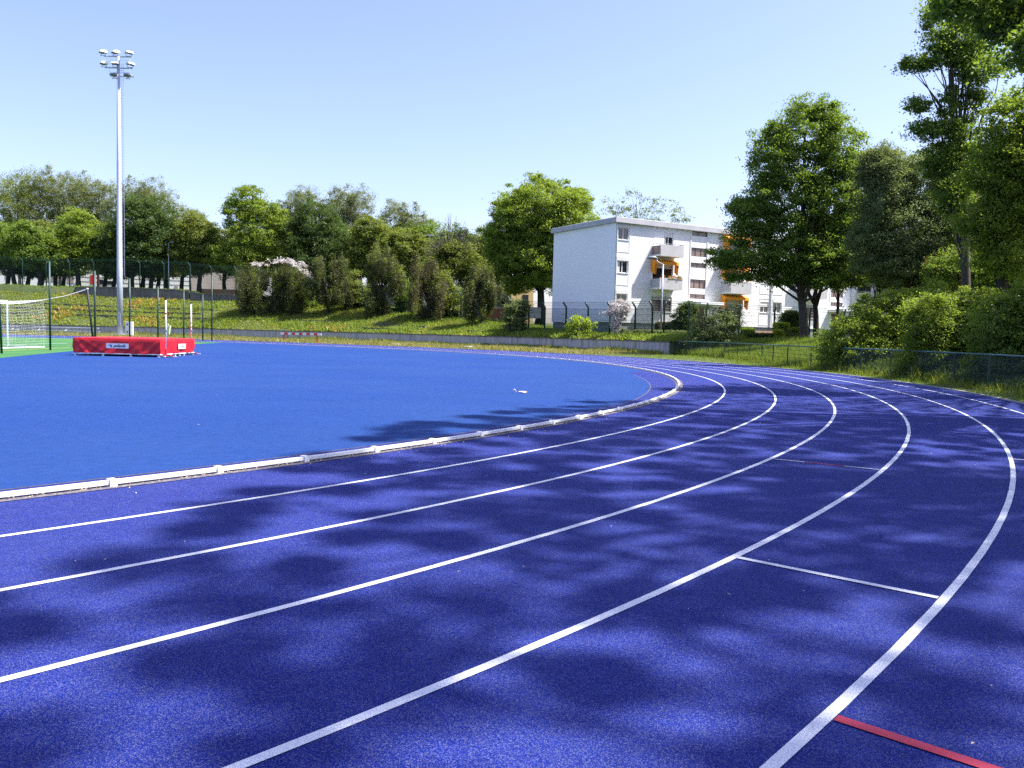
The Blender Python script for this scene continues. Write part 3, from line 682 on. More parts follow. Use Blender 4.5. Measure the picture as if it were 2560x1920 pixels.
# ------------------------------------------------------------------ steeplechase barrier
bx0 = A(703, 836, 80.6); bx1 = A(802, 838, 80.2)
bar = thing('steeplechase_barrier', 'red and white striped barrier standing by the far edge of the track', 'barrier', ((bx0[0] + bx1[0]) / 2, 80.4, 0))
bl = bx1[0] - bx0[0]; n = 11
for i in range(n):
    c = MB().box((bx0[0] + bl * (i + .5) / n, 80.4, .83), (bl / n, .13, .2)); obj('bar_segment', c, M['white'] if i % 2 == 0 else M['redpaint'], bar)
for s in (.08, .9):
    x = bx0[0] + bl * s; obj('leg', MB().box((x, 80.42, .37), (.12, .08, .74)).box((x, 80.35, .03), (.12, 1.1, .06)), M['redpaint'], bar)

# ------------------------------------------------------------------ street lamps
def lamp(px, py_top, D, hx, label, head=1.2):
    x, y = A(px, 800, D)[:2]; z0 = ground_z(x, y); top = A(px, py_top, D)[2]
    t = thing('street_lamp', label, 'street lamp', (x, y, z0))
    obj('pole', MB().tube([(x, y, z0 - .2), (x, y, top - .1)], [.10, .06], 10), M['galv'], t, True)
    obj('arm', MB().tube([(x, y, top - .12), (x + hx * .5, y - .1, top + (.10 if hx < 0 else 0)), (x + hx * head, y - .2, top + (.38 if hx < 0 else .02))], [.06, .05, .045], 8), M['galv'], t, True)
    hxz = x + hx * (head + .25); zz = top + (.42 if hx < 0 else .02)
    obj('lamp_head', MB().tube([(hxz - hx * .45, y - .2, zz - .03), (hxz - hx * .2, y - .2, zz + .02), (hxz + hx * .25, y - .2, zz + .02), (hxz + hx * .5, y - .2, zz - .02)], [.05, .15, .15, .05], 10), M['grey'], t, True)
lamp(422, 606, 124, .5, 'slim grey street lamp standing among the trees right of the floodlight mast', 1.)
lamp(1653, 658, 73, -1., 'grey street lamp with a long angled arm in front of the apartment block', .75)
x, y = A(1071, 800, 122)[:2]; z0 = ground_z(x, y); tz = A(1071, 590, 122)[2]
t = thing('street_lamp', 'distant double-armed street lamp rising between the tree crowns left of the big round tree', 'street lamp', (x, y, z0))
obj('pole', MB().tube([(x, y, z0), (x, y, tz)], .08, 8), M['galv'], t); obj('arm', MB().tube([(x - .9, y, tz + .1), (x + .9, y, tz + .1)], .06, 6), M['galv'], t)
for s in (-1, 1): obj('lamp_head', MB().box((x + s * 1.0, y, tz + .1), (.7, .25, .12)), M['grey'], t, bevel=.03)

# ------------------------------------------------------------------ apartment block
B0 = np.array([9.822, 78.0]) ; fd = np.array([.869, .49481]); nn = np.array([.49481, -.869])
def bp(s, o, z): p = B0 + fd * (s - .33) + nn * o; return (p[0], p[1], z)
apt = thing('apartment_block', 'three storey white apartment block with grey balconies behind the green fence', 'building', (*B0, 1.4))
def bbox(mb, s0, s1, o0, o1, z0, z1):
    vs = [bp(s, o, z) for z in (z0, z1) for s, o in ((s0, o0), (s1, o0), (s1, o1), (s0, o1))]
    return mb.add(vs, [(0, 1, 2, 3), (7, 6, 5, 4), (4, 5, 1, 0), (5, 6, 2, 1), (6, 7, 3, 2), (7, 4, 0, 3)])
TOP = 12.15; LEN = 63.3; DEP = 11.0
# openings cut as real recesses: the facade is built from strips between openings
def facade(s_off, mirrored=False):
    "openings of one 21.1 m module: (s0, s1, z0, z1)"
    o = []
    for f in range(3):
        b = 3.15 * f
        o.append((.28, 1.55, 4.28 + b, 5.42 + b))
        o.append((19.45, 20.72, 4.28 + b, 5.42 + b))
        o.append((4.6, 7.1, 3.0 + b, 5.40 + b)); o.append((14.0, 16.5, 3.0 + b, 5.40 + b))
    for z0, z1 in ((5.34, 5.84), (6.4, 7.31), (8.48, 8.98), (9.62, 10.49), (11.68, 12.13)): o.append((9.42, 11.55, z0, z1))
    return [(a + s_off, b + s_off, c, d) for a, b, c, d in o]
ops = [q for k in range(3) for q in facade(21.1 * k)]
def wall_with_holes(ops, s0, s1, z0, z1):
    ss = sorted({s0, s1} | {v for o in ops for v in o[:2]}); zz = sorted({z0, z1} | {v for o in ops for v in o[2:]})
    mb = MB()
    for a, b in zip(ss[:-1], ss[1:]):
        run = None
        for c, d in zip(zz[:-1], zz[1:]):
            ms, mz = (a + b) / 2, (c + d) / 2; hole = any(o[0] < ms < o[1] and o[2] < mz < o[3] for o in ops)
            if not hole: mb.add([bp(a, 0, c), bp(b, 0, c), bp(b, 0, d), bp(a, 0, d)], [(0, 1, 2, 3)])
    for a, b, c, d in ops:      # reveals
        for q in ([(a, c), (a, d)], [(a, d), (b, d)], [(b, d), (b, c)], [(b, c), (a, c)]):
            mb.add([bp(q[0][0], 0, q[0][1]), bp(q[1][0], 0, q[1][1]), bp(q[1][0], -.2, q[1][1]), bp(q[0][0], -.2, q[0][1])], [(0, 1, 2, 3)])
    return mb
wl = wall_with_holes(ops, 0, LEN, 2.7, TOP)
fw = obj('facade_wall', wl, M['render'], apt)
side = MB(); side.add([bp(0, 0, 2.7), bp(0, -DEP, 2.7), bp(0, -DEP, TOP), bp(0, 0, TOP)], [(0, 1, 2, 3)])
side.add([bp(LEN, 0, 2.7), bp(LEN, -DEP, 2.7), bp(LEN, -DEP, TOP), bp(LEN, 0, TOP)], [(0, 1, 2, 3)]).add([bp(0, -DEP, 2.7), bp(LEN, -DEP, 2.7), bp(LEN, -DEP, TOP), bp(0, -DEP, TOP)], [(0, 1, 2, 3)])
obj('gable_wall', side, M['render_gable'], apt)
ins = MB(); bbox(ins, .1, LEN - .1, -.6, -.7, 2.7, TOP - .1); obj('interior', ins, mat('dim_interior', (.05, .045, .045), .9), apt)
pl = MB(); bbox(pl, .12, LEN - .1, -.12, -DEP + .1, 1.0, 2.7)
plo = obj('plinth', pl, M['brickplinth'], apt)
uvl = plo.data.uv_layers.new(name='UVMap')
for poly in plo.data.polygons:
    for li in poly.loop_indices:
        v = plo.data.vertices[plo.data.loops[li].vertex_index].co; h = (v.x * fd[0] + v.y * fd[1]) if abs(poly.normal.dot(Vector((*nn, 0)))) > .5 else (v.x * nn[0] + v.y * nn[1]); uvl.data[li].uv = (h, v.z)
rf_ = MB(); bbox(rf_, -.28, LEN + .3, .35, -DEP - .2, TOP, 12.62); rfo = obj('roof_fascia', rf_, M['fascia'], apt)
rs = MB()
for k in range(46):
    o0 = .30 - k * .25; bbox(rs, -.18, LEN, o0, o0 - .17, 12.622, 12.665)
obj('roof_sheets', rs, M['render'], rfo)
dp = MB().tube([bp(.13, .07, 2.7), bp(.13, .07, TOP)], .05, 6); obj('downpipe', dp, M['frame'], apt)
for s in (20.95, 33.95): obj('downpipe', MB().tube([bp(s, .08, 2.7), bp(s, .08, TOP)], .06, 6), M['galv'], apt)
def pane(par, a, b, c, d, m, off, name='pane'): mb = MB(); bbox(mb, a, b, off, off - .02, c, d); return obj(name, mb, m, par)
def framebox(a, b, c, d, off, w_, mullions=()):
    mb = MB()
    bbox(mb, a, b, off, off - .06, c, c + w_); bbox(mb, a, b, off, off - .06, d - w_, d); bbox(mb, a, a + w_, off - .002, off - .058, c + w_, d - w_); bbox(mb, b - w_, b, off - .002, off - .058, c + w_, d - w_)
    for x in mullions: bbox(mb, x - w_ * .6, x + w_ * .6, off - .002, off - .058, c + w_, d - w_)
    return mb
def window(a, b, c, d, shut=.0, curtain=True, m='frame', big=False):
    wn = obj('window', framebox(a, b, c, d, -.10, .06, ((a + b) / 2,)), M[m], apt)
    pane(wn, a + .05, b - .05, c + .05, d - .05, M['glass'], -.135)
    if curtain: pane(wn, a + .1, a + (b - a) * .3, c + .1, d - .1, M['curtain'], -.130, 'curtain')
    if shut: pane(wn, a + .01, b - .01, d - shut, d, M['shutter'], -.06, 'shutter')
    sl = MB(); bbox(sl, a - .05, b + .05, .06, -.1, c - .06, c - .002); obj('sill', sl, M['frame'], wn)
    return wn
def surround(a, b, c, d, name='panel_trim'):
    mb = MB(); w_ = .05
    bbox(mb, a, b, .03, 0.002, c, c + w_); bbox(mb, a, b, .03, .002, d - w_, d); bbox(mb, a, a + w_, .028, .002, c + w_, d - w_); bbox(mb, b - w_, b, .028, .002, c + w_, d - w_)
    return obj(name, mb, M['render'], apt)
def balcony(s0, s1, zf, glass_side=True, flowers=False, awn=False, rail=True, pr=1.3):
    mb = MB(); bbox(mb, s0, s1, pr, pr - .08, zf - .12, zf + .98); fr_ = obj('balcony_front', mb, M['balc'], apt)
    sl = MB(); bbox(sl, s0, s1, pr - .08, .002, zf - .12, zf + .03); obj('balcony_slab', sl, M['render'], fr_)
    for s in (s0, s1 - .05):
        sd = MB(); bbox(sd, s, s + .05, pr - .08, .002, zf + .03 if s == s0 else zf + .03, zf + .90); obj('side_screen', sd, M['stairglass'] if glass_side and s == s0 else M['balc'], fr_)
    if rail:
        rl = MB().tube([bp(s0 + .02, .03, zf + 1.08), bp(s0 + .02, pr - .04, zf + 1.08), bp(s1 - .02, pr - .04, zf + 1.08), bp(s1 - .02, .03, zf + 1.08)], .025, 5)
        for s in (s0 + .02, (s0 + s1) / 2, s1 - .02): rl.tube([bp(s, pr - .04, zf + .98), bp(s, pr - .04, zf + 1.08)], .02, 4)
        obj('balcony_rail', rl, M['grey'], fr_)
    return fr_
def awning(s0, s1, z, drop=1.0):
    mb = MB(); n = 16
    a = [bp(s0 + (s1 - s0) * i / n, .05, z) for i in range(n + 1)]; b = [bp(s0 + (s1 - s0) * i / n, .75, z - .28) for i in range(n + 1)]; c = [bp(s0 + (s1 - s0) * i / n, .76 + .02 * (i % 2), z - .52 - .03 * (i % 2)) for i in range(n + 1)]
    mb.strip(a, b).strip(b, c)
    for s, e_ in ((s0, 1), (s1, -1)):
        w_ = [bp(s + e_ * .34 * i / 6, .60 + .06 * (i % 2), z - .22) for i in range(7)]; v2 = [bp(s + e_ * .24 * i / 6, .60 + .08 * (i % 2), z - .3 - drop) for i in range(7)]
        mb.strip(w_, v2)
        mb.add([bp(s, .05, z), bp(s, .75, z - .28), bp(s, .6, z - .3 - drop), bp(s, .05, z - drop)], [(0, 1, 2, 3)])
    return obj('awning', mb, M['awning'], apt)
for k in range(3):
    so = 21.1 * k
    for f in range(3):
        b = 3.15 * f
        window(so + .28, so + 1.55, 4.28 + b, 5.42 + b, 0, f == 1)
        surround(so + .16, so + 1.67, 3.1 + b if f else 2.9, 5.8 + b)
        bh = MB(); bbox(bh, so + .24, so + 1.59, .05, .002, 5.44 + b, 5.74 + b); obj('shutter_box', bh, M['shutter'], apt)
        window(so + 19.45, so + 20.72, 4.28 + b, 5.42 + b, .5, f == 1)
        surround(so + 19.3, so + 20.85, 3.1 + b if f else 2.9, 5.8 + b)
        for q, (a, bb) in enumerate(((4.6, 7.1), (14.0, 16.5))):
            a += so; bb += so
            if f == 2 and q == 0:      # shuttered panel left, door right
                pn = MB(); bbox(pn, a, a + 1.3, .02, -.15, 3.0 + b, 5.40 + b); obj('blind_panel', pn, M['render'], apt)
                window(a + 1.3, bb, 3.0 + b, 5.4 + b, .45, True)
            elif f == 0:
                wn = window(a, bb, 3.9, 5.4, .35, False, 'darkframe', True)
                pn = MB(); bbox(pn, a, bb, -.01, -.15, 2.95, 3.84); obj('low_panel', pn, M['balc'], apt)
                gr = MB()
                for i in range(6): gr.tube([bp(a, .05, 3.95 + i * .26), bp(bb, .05, 3.95 + i * .26)], .02, 4)
                for i in range(4): gr.tube([bp(a + (bb - a) * i / 3, .05, 3.9), bp(a + (bb - a) * i / 3, .05, 5.35)], .02, 4)
                obj('window_grille', gr, M['frame' if q else 'darkframe'], wn)
            else: window(a, bb, 3.0 + b, 5.4 + b, .4, f == 2, 'frame' if f == 2 else 'darkframe', True)
    for zf in (6.15, 9.35):
        bf_ = balcony(so + 4.45, so + 7.35, zf, zf > 9, rail=zf > 9 or k > 0)
        balcony(so + 13.8, so + 16.75, zf, False)
        if zf < 9 and k == 0:
            base = [( *bp(s, 1.25, 7.28), .16 if s > 5 else .2, .16, .14) for s in (4.75, 4.95, 5.7, 6.0, 6.3, 6.6, 6.85, 7.1)]
            crown(base, 40, 22, .035, .09, F['redflower'], bf_, .2, .3, .1, name='geraniums')
            crown(base, 40, 16, .04, .12, F['mid'], bf_, .2, .3, .2, name='geranium_leaves')
            bx = MB(); bbox(bx, 5.5, 7.3, 1.34, 1.18, 7.06, 7.2); obj('planter', bx, M['straw'], bf_)
    sw_ = obj('stair_strip', (lambda m_: (bbox(m_, so + 9.3, so + 9.42, .05, .002, 5.2, TOP - .01), bbox(m_, so + 11.55, so + 11.67, .05, .002, 5.2, TOP - .01), m_)[2])(MB()), M['render'], apt)
    for z0, z1 in ((5.34, 5.84), (6.4, 7.31), (8.48, 8.98), (9.62, 10.49), (11.68, 12.13)):
        w1_ = obj('stair_window', framebox(so + 9.42, so + 11.55, z0, z1, -.08, .05, (so + 10.4,) if z1 - z0 < .6 else (so + 10.1, so + 10.85)), M['darkframe'], apt)
        pane(w1_, so + 9.46, so + 11.51, z0 + .04, z1 - .04, M['stairglass'], -.115)
    cn = MB(); cn.add([bp(so + 9.2, 0.02, 4.62), bp(so + 9.2, 2.0, 4.75), bp(so + 12.3, 2.0, 4.75), bp(so + 12.3, .02, 4.62), bp(so + 9.2, .02, 4.95), bp(so + 9.2, 2.0, 5.02), bp(so + 12.3, 2.0, 5.02), bp(so + 12.3, .02, 4.95)], [(3, 2, 1, 0), (4, 5, 6, 7), (0, 1, 5, 4), (1, 2, 6, 5), (2, 3, 7, 6)])
    obj('entrance_canopy', cn, M['render'], apt)
    en = MB(); bbox(en, so + 9.7, so + 11.4, .03, .005, 2.2, 4.5); ed = obj('entrance_door', en, mat('dark_brown_door', (.09, .03, .025), .5), apt)
    bbox(en2 := MB(), so + 10.5, so + 10.6, .05, .032, 3.1, 3.3); obj('handle', en2, M['alu'], ed)
awning(4.3, 7.3, 9.0, 1.2); awning(13.7, 17.0, 12.05, 1.3); awning(13.7, 17.0, 9.0, 1.3); awning(13.7, 17.0, 5.95, 1.2)
# brick planter bed along the foot of the block
pb_ = MB(); bbox(pb_, 15.5, 24, 1.6, 1.3, 1.1, 2.3); tag(obj('brick_bed', pb_, vary('pale_brick', (.30, .17, .12), (.38, .24, .17), 6., .9), None), 'low pale brick planting wall at the foot of the apartment block', 'wall')

# ------------------------------------------------------------------ buildings far behind the street trees
def hall(name, label, px0, px1, D, ytop, zb, m, roof=None, wins=(), dep=12, lines=0):
    a = A(px0, 700, D); b = A(px1, 700, D); zt_ = A((px0 + px1) / 2, ytop, D)[2]
    t = thing(name, label, 'building', ((a[0] + b[0]) / 2, D, zb))
    obj('wall', MB().box(((a[0] + b[0]) / 2, D + dep / 2, (zb + zt_) / 2 - .3), (b[0] - a[0], dep, zt_ - zb + .6)), m, t)
    obj('roof', MB().box(((a[0] + b[0]) / 2, D + dep / 2, zt_ + .15), (b[0] - a[0] + .5, dep + .5, .3)), roof or M['fascia'], t)
    for (x0, y0, x1, y1, mm) in wins:
        p = A(x0, y1, D); q_ = A(x1, y0, D); obj('window' if mm == 'glass' else 'shutter_door', MB().box(((p[0] + q_[0]) / 2, D - .03, (p[2] + q_[2]) / 2), (q_[0] - p[0], .08, q_[2] - p[2])), M[mm] if isinstance(mm, str) else mm, t)
    if lines:
        lm = MB(); z = zb + .8
        while z < zt_: lm.box(((a[0] + b[0]) / 2, D - .02, z), (b[0] - a[0], .05, .05)); z += lines
        obj('cladding_seams', lm, M['grey'], t)
    t.rotation_euler.z = R(17)
    return t
ws = vary('white_sheet_cladding', (.82, .82, .83), (.88, .88, .89), .4, .7)
tan = vary('tan_shutter', (.32, .26, .23), (.38, .31, .28), .5, .7)
hall('warehouse', 'long white warehouse with tan roller doors seen between the trunks at the far left', -80, 205, 172, 668, 5.8, ws, None, [(20, 684, 26, 700, 'glass'), (34, 684, 38, 702, 'glass'), (104, 678, 128, 702, tan), (132, 680, 147, 703, tan), (158, 688, 172, 706, tan), (182, 684, 192, 710, tan)], 20)
hall('white_hall', 'white clad hall with ribbed walls seen right of the floodlight mast', 208, 480, 168, 662, 5.4, ws, None, [(238, 690, 250, 712, 'redpaint'), (258, 700, 266, 712, 'glass'), (272, 704, 290, 712, 'glass'), (332, 700, 337, 716, tan), (430, 714, 438, 722, tan)], 18, .9)
hall('grey_villa', 'low pinkish building with a pale upper wall left of the flowering conifer', 484, 640, 150, 664, 5.4, vary('pinkish_render', (.50, .44, .41), (.58, .51, .48), .6, .9), M['render'], [(620, 722, 634, 745, 'glass')], 12)
hall('low_house', 'grey rendered house glimpsed behind the second scruffy conifer', 715, 905, 142, 690, 4.6, vary('grey_render', (.40, .39, .39), (.50, .48, .47), .5, .9), None, [(750, 735, 775, 752, 'glass'), (800, 732, 812, 745, 'glass')], 12)
hall('low_garage', 'long grey garage wall behind the third and fourth scruffy conifers', 930, 1220, 134, 722, 3.6, vary('garage_render', (.34, .34, .37), (.42, .42, .45), .5, .9), None, [(1100, 725, 1140, 733, 'glass')], 10)
hall('ochre_house', 'ochre rendered house with a dark window under the big round tree', 1278, 1336, 126, 700, 2.6, vary('ochre_render', (.55, .38, .17), (.62, .44, .22), .6, .9), None, [(1306, 737, 1322, 764, 'glass')], 9)
hall('white_garage', 'pale flat roofed garage left of the ochre house', 1234, 1277, 128, 716, 2.6, vary('pale_render', (.55, .53, .50), (.62, .6, .57), .6, .9), None, [(1240, 735, 1262, 765, 'glass')], 9)
def lowwall(label, px0, px1, D, y0, y1, m):
    a = A(px0, y1, D); b = A(px1, y1, D); zt_ = A((px0 + px1) / 2, y0, D)[2]; zb = a[2]
    o = obj('garden_wall', MB().box(((a[0] + b[0]) / 2, D, (zb + zt_) / 2 - .3), (b[0] - a[0], .3, zt_ - zb + .6)), m, None); tag(o, label, 'wall')
pinkw = vary('stained_pink_wall', (.26, .10, .09), (.28, .22, .21), .5, .95)
lowwall('stained pinkish garden wall behind the fence right of the mast', 492, 600, 132, 723, 735, pinkw)
lowwall('low red painted wall behind the rightmost scruffy conifer', 1215, 1262, 112, 772, 786, vary('red_wall', (.36, .11, .06), (.42, .16, .10), .8, .9))
lowwall('grey wall with a scrawled mark beneath the big round tree', 1296, 1352, 104, 768, 783, M['wall'])
gm = MB().box((0, 0, 0), (.1, .1, .1))
# ------------------------------------------------------------------ trees and shrubs
def tree(name, label, px, D, blobs, fol, clumps, per, leaf, cs, trunk=.25, bark='bark', cat='tree', group=None, inner=.5, up=.7, droop=0., flat=.55, limbs=24, z0=None, path=None, depth=1., asp=.5, extra=None, fly=.06, multi=1, dens=1.):
    x, y = A(px, 800, D)[:2]; zb = ground_z(x, y) if z0 is None else z0
    t = thing(name, label, cat, (x, y, zb), group)
    k = D / 2026.92; bl = []
    for b in blobs:
        c = A(b[0], b[1], D); dd = b[4] if len(b) > 4 else 0; bl.append((c[0], c[1] + dd, c[2], b[2] * k, max(b[2], b[3]) * k * depth * .8, b[3] * k))
    clumps = int(clumps * 1.35 * dens); per *= 1.1; leaf *= 1.08
    _, C_ = crown(bl, clumps, per, leaf, cs, F[fol], t, inner, up, droop, flat, asp, fly=fly)
    if extra:
        f2, frac, rise = extra; b2 = [(a, b, c + rf * rise, rx, ry, rf) for a, b, c, rx, ry, rf in bl]; crown(b2, int(clumps * frac), per, leaf, cs, F[f2], t, .8, up, droop, flat, asp, name='blossom' if 'flower' in f2 else 'crown')
    mb = MB(); ctr = np.mean(np.array(bl)[:, :3], 0); topz = max(b[2] + b[5] * .6 for b in bl)
    stems = []
    for s in range(multi):
        ox = 0 if multi == 1 else (s - (multi - 1) / 2) * trunk * 2.2
        if path: pts = [tuple(A(a, b, D)) for a, b in path]; pts = [(pts[0][0], pts[0][1], zb - .4)] + pts
        else:
            n = 7; pts = [(x + ox * (1 + i * .5) + (ctr[0] - x) * (i / n) ** 1.6 + .12 * math.sin(i * 1.7 + px) * trunk * 3, y + (ctr[1] - y) * (i / n) ** 1.5, zb - .4 + (topz - zb + .4) * i / n) for i in range(n + 1)]
        m_ = len(pts); rad = [trunk * (1.25 if i == 0 else 1.) * (1 - .85 * (i / (m_ - 1))) / (1 if multi == 1 else 1.4) + .015 for i in range(m_)]
        mb.tube(pts, rad, 9); stems.append((pts, rad))
    limbs = int(limbs * .7); idx = rng.choice(len(C_), min(limbs, len(C_)), replace=False)
    for i in idx:
        c = C_[i]; pts, rad = stems[int(rng.integers(multi))]; hz = zb + (c[2] - zb) * (.45 + .3 * rng.random()); j = 0
        while j < len(pts) - 2 and pts[j + 1][2] < hz: j += 1
        p0 = np.array(pts[j]); p1 = np.array(pts[j + 1]); f_ = np.clip((hz - p0[2]) / (p1[2] - p0[2] + 1e-6), 0, 1); s_ = p0 + (p1 - p0) * f_
        rr = (rad[j] + (rad[j + 1] - rad[j]) * f_) * .36; md = (s_ + c) / 2 + np.array([*(rng.normal(size=2) * .25), .12 * np.linalg.norm(c - s_)])
        q1 = s_ + (md - s_) * .5 + rng.normal(size=3) * .08
        mb.tube([s_, q1, md, (md + c) / 2 + rng.normal(size=3) * .12, c], [rr, rr * .8, rr * .55, rr * .35, .012], 5, False)
    obj('trunk', mb, M[bark], t, True)
    return t
GB = 'birches rising behind the street trees'; GM = 'leafy trees lining the street above the bank'
# back row of birches
tree('birch_tree', 'pale yellow-green birch at the far left picture edge', 50, 148, [(-10, 520, 70, 90), (50, 500, 60, 85), (30, 600, 80, 60), (90, 470, 35, 55)], 'olive', 330, 75, .10, 1.0, .28, 'birchbark', group=GB, dens=1.7, droop=.6, inner=.35, fly=.12)
tree('birch_tree', 'tall grey-green birch second from the left behind the street trees', 150, 150, [(150, 490, 55, 72), (110, 520, 60, 80), (190, 500, 50, 75), (150, 590, 90, 60)], 'birch', 330, 75, .10, 1.0, .26, 'birchbark', group=GB, dens=1.7, droop=.6, inner=.35, fly=.12)
tree('birch_tree', 'grey-green birch just left of the floodlight mast', 245, 152, [(235, 505, 50, 70), (275, 520, 50, 72), (240, 590, 70, 60)], 'birch', 250, 75, .10, 1.0, .25, 'birchbark', group=GB, dens=1.7, droop=.6, inner=.35, fly=.12)
tree('birch_tree', 'drooping birch top just right of the floodlight mast', 360, 150, [(345, 505, 48, 62), (380, 500, 45, 55), (415, 530, 42, 58), (370, 580, 70, 50)], 'birch', 260, 75, .10, .95, .25, 'birchbark', group=GB, dens=1.7, droop=.7, inner=.35, fly=.14)
tree('birch_tree', 'small dark birch crown above the olive street tree', 480, 150, [(475, 560, 38, 48), (510, 590, 35, 40)], 'birch', 110, 75, .10, .9, .2, 'birchbark', group=GB, dens=1.7, droop=.5, fly=.12)
tree('birch_tree', 'airy birch with two thin tops right of the bright layered tree', 745, 148, [(735, 520, 26, 52), (765, 510, 28, 55), (750, 580, 60, 70), (700, 550, 25, 45)], 'birch', 210, 75, .10, .85, .24, 'birchbark', group=GB, dens=1.7, droop=.6, inner=.3, fly=.14)
tree('birch_tree', 'wide grey-green birch in the middle of the back row', 870, 148, [(855, 515, 38, 55), (900, 515, 32, 55), (830, 550, 40, 62), (880, 600, 75, 60)], 'birch', 300, 75, .10, .9, .26, 'birchbark', group=GB, dens=1.7, droop=.6, inner=.35, fly=.13)
tree('birch_tree', 'rightmost birch of the back row with a drooping top', 1000, 146, [(985, 545, 38, 52), (1035, 560, 32, 50), (1000, 610, 70, 60), (1060, 590, 35, 50)], 'birch', 250, 75, .10, .9, .25, 'birchbark', group=GB, dens=1.7, droop=.6, inner=.35, fly=.14)
# street trees
tree('street_tree', 'mid green street tree at the left picture edge', 40, 128, [(0, 610, 65, 55), (50, 630, 65, 45), (-60, 600, 60, 60)], 'mid', 300, 85, .13, 1.1, .35, 'darkbark', group=GM)
tree('street_tree', 'light green low-hanging tree left of the bright maple', 100, 124, [(90, 640, 45, 35), (130, 650, 38, 28), (60, 590, 35, 40)], 'mid', 200, 85, .13, 1.0, .35, 'darkbark', group=GM)
tree('street_tree', 'bright yellow-green maple between the left edge and the mast', 195, 126, [(195, 575, 48, 52), (170, 630, 65, 42), (225, 620, 45, 50)], 'bright', 330, 85, .13, 1.0, .4, 'darkbark', group=GM)
tree('street_tree', 'large dark green maple behind the floodlight mast', 330, 126, [(340, 560, 62, 75), (385, 575, 55, 80), (300, 620, 60, 55), (360, 640, 85, 40)], 'dark', 480, 90, .13, 1.05, .45, 'darkbark', group=GM)
tree('street_tree', 'olive-green maple to the right of the grey street lamp', 500, 126, [(495, 590, 50, 62), (520, 620, 45, 55), (460, 630, 45, 50)], 'olive', 330, 85, .13, 1.0, .38, 'darkbark', group=GM)
tree('street_tree', 'tall bright layered tree rising above the flowering conifer', 628, 124, [(620, 500, 40, 38), (590, 535, 32, 40), (655, 530, 50, 32), (640, 590, 78, 55), (600, 640, 72, 45), (690, 560, 35, 40)], 'bright', 470, 85, .12, .95, .42, 'darkbark', group=GM)
tree('street_tree', 'dense dark round-topped tree between the two conifer groups', 800, 124, [(790, 560, 62, 58), (745, 600, 45, 60), (830, 620, 58, 60), (780, 660, 80, 40)], 'dark', 460, 95, .11, .95, .42, 'darkbark', group=GM)
tree('street_tree', 'bright olive tree behind the third scruffy conifer', 930, 122, [(930, 590, 48, 48), (900, 640, 45, 45), (960, 640, 60, 48)], 'olive', 320, 85, .13, .95, .36, 'darkbark', group=GM)
tree('street_tree', 'bright green tree left of the half-bare tree', 1020, 120, [(1010, 625, 58, 55), (1060, 650, 45, 45), (1000, 680, 60, 35)], 'olive', 300, 85, .13, .95, .36, 'darkbark', group=GM)
tree('half_bare_tree', 'half-bare tree with thin twiggy top left of the big round tree', 1130, 112, [(1140, 650, 62, 48), (1180, 690, 45, 50), (1090, 690, 40, 40)], 'olive', 230, 65, .12, .9, .22, 'darkbark', limbs=60, fly=.15)
tw = [o for o in col.objects if o.get('label', '').startswith('half-bare')][0]
mb = MB(); cT = A(1125, 640, 112)
for k in range(150):
    a_ = rng.uniform(-1.0, 1.0); e_ = A(1130 + 75 * a_, 530 + 70 * abs(a_) ** 1.5 + rng.uniform(0, 60), 112 + rng.uniform(-3, 3)); md = (cT + e_) / 2 + np.array([a_ * .9, 0, .2]) + rng.normal(size=3) * .4
    mb.tube([cT + rng.normal(size=3) * .3, md, e_], [.06, .03, .01], 4, False)
obj('bare_twigs', mb, M['bark'], tw)
# second line of street trees whose trunks show under the crowns
for i, (px, D) in enumerate([(22, 134), (72, 131), (105, 137), (140, 133), (160, 140), (262, 137), (286, 131), (356, 135), (376, 128), (394, 139), (415, 134), (560, 136), (690, 135), (845, 136), (880, 131), (960, 133), (1040, 128), (735, 138), (790, 140), (920, 137), (1000, 134), (1092, 126), (1165, 122), (1232, 118), (455, 136), (600, 140), (650, 136)]):
    lab = ['slim dark street tree trunk %s' % w_ for w_ in ('leftmost of all', 'between the left edge and the double post', 'leaning slightly left behind the left fence', 'behind the nearest pitch post', 'second behind the nearest pitch post', 'immediately left of the floodlight mast', 'partly behind the floodlight mast', 'first right of the cabinet', 'with a forked top left of the grey lamp', 'thin and straight left of the grey lamp', 'close to the grey lamp pole', 'right of the last pitch post', 'behind the flowering conifer', 'behind the second scruffy conifer', 'beside the third scruffy conifer', 'left of the fourth scruffy conifer', 'left of the half-bare tree', 'between the first and second scruffy conifers', 'right behind the two-pointed conifer', 'left of the third scruffy conifer', 'right behind the third scruffy conifer', 'behind the fourth scruffy conifer', 'just left of the fifth conifer', 'between the fifth conifer and the big round tree', 'right of the grey street lamp', 'behind the left side of the flowering conifer', 'behind the top of the flowering conifer')][i]
    tree('street_tree', lab, px, D, [(px, 625 + 14 * math.sin(i * 2.3), 58, 58), (px + 20, 660, 50, 32)], ('mid', 'dark', 'olive')[i % 3], 150, 85, .14, 1.15, .38, 'darkbark', group='trees of the second row along the street', limbs=8)
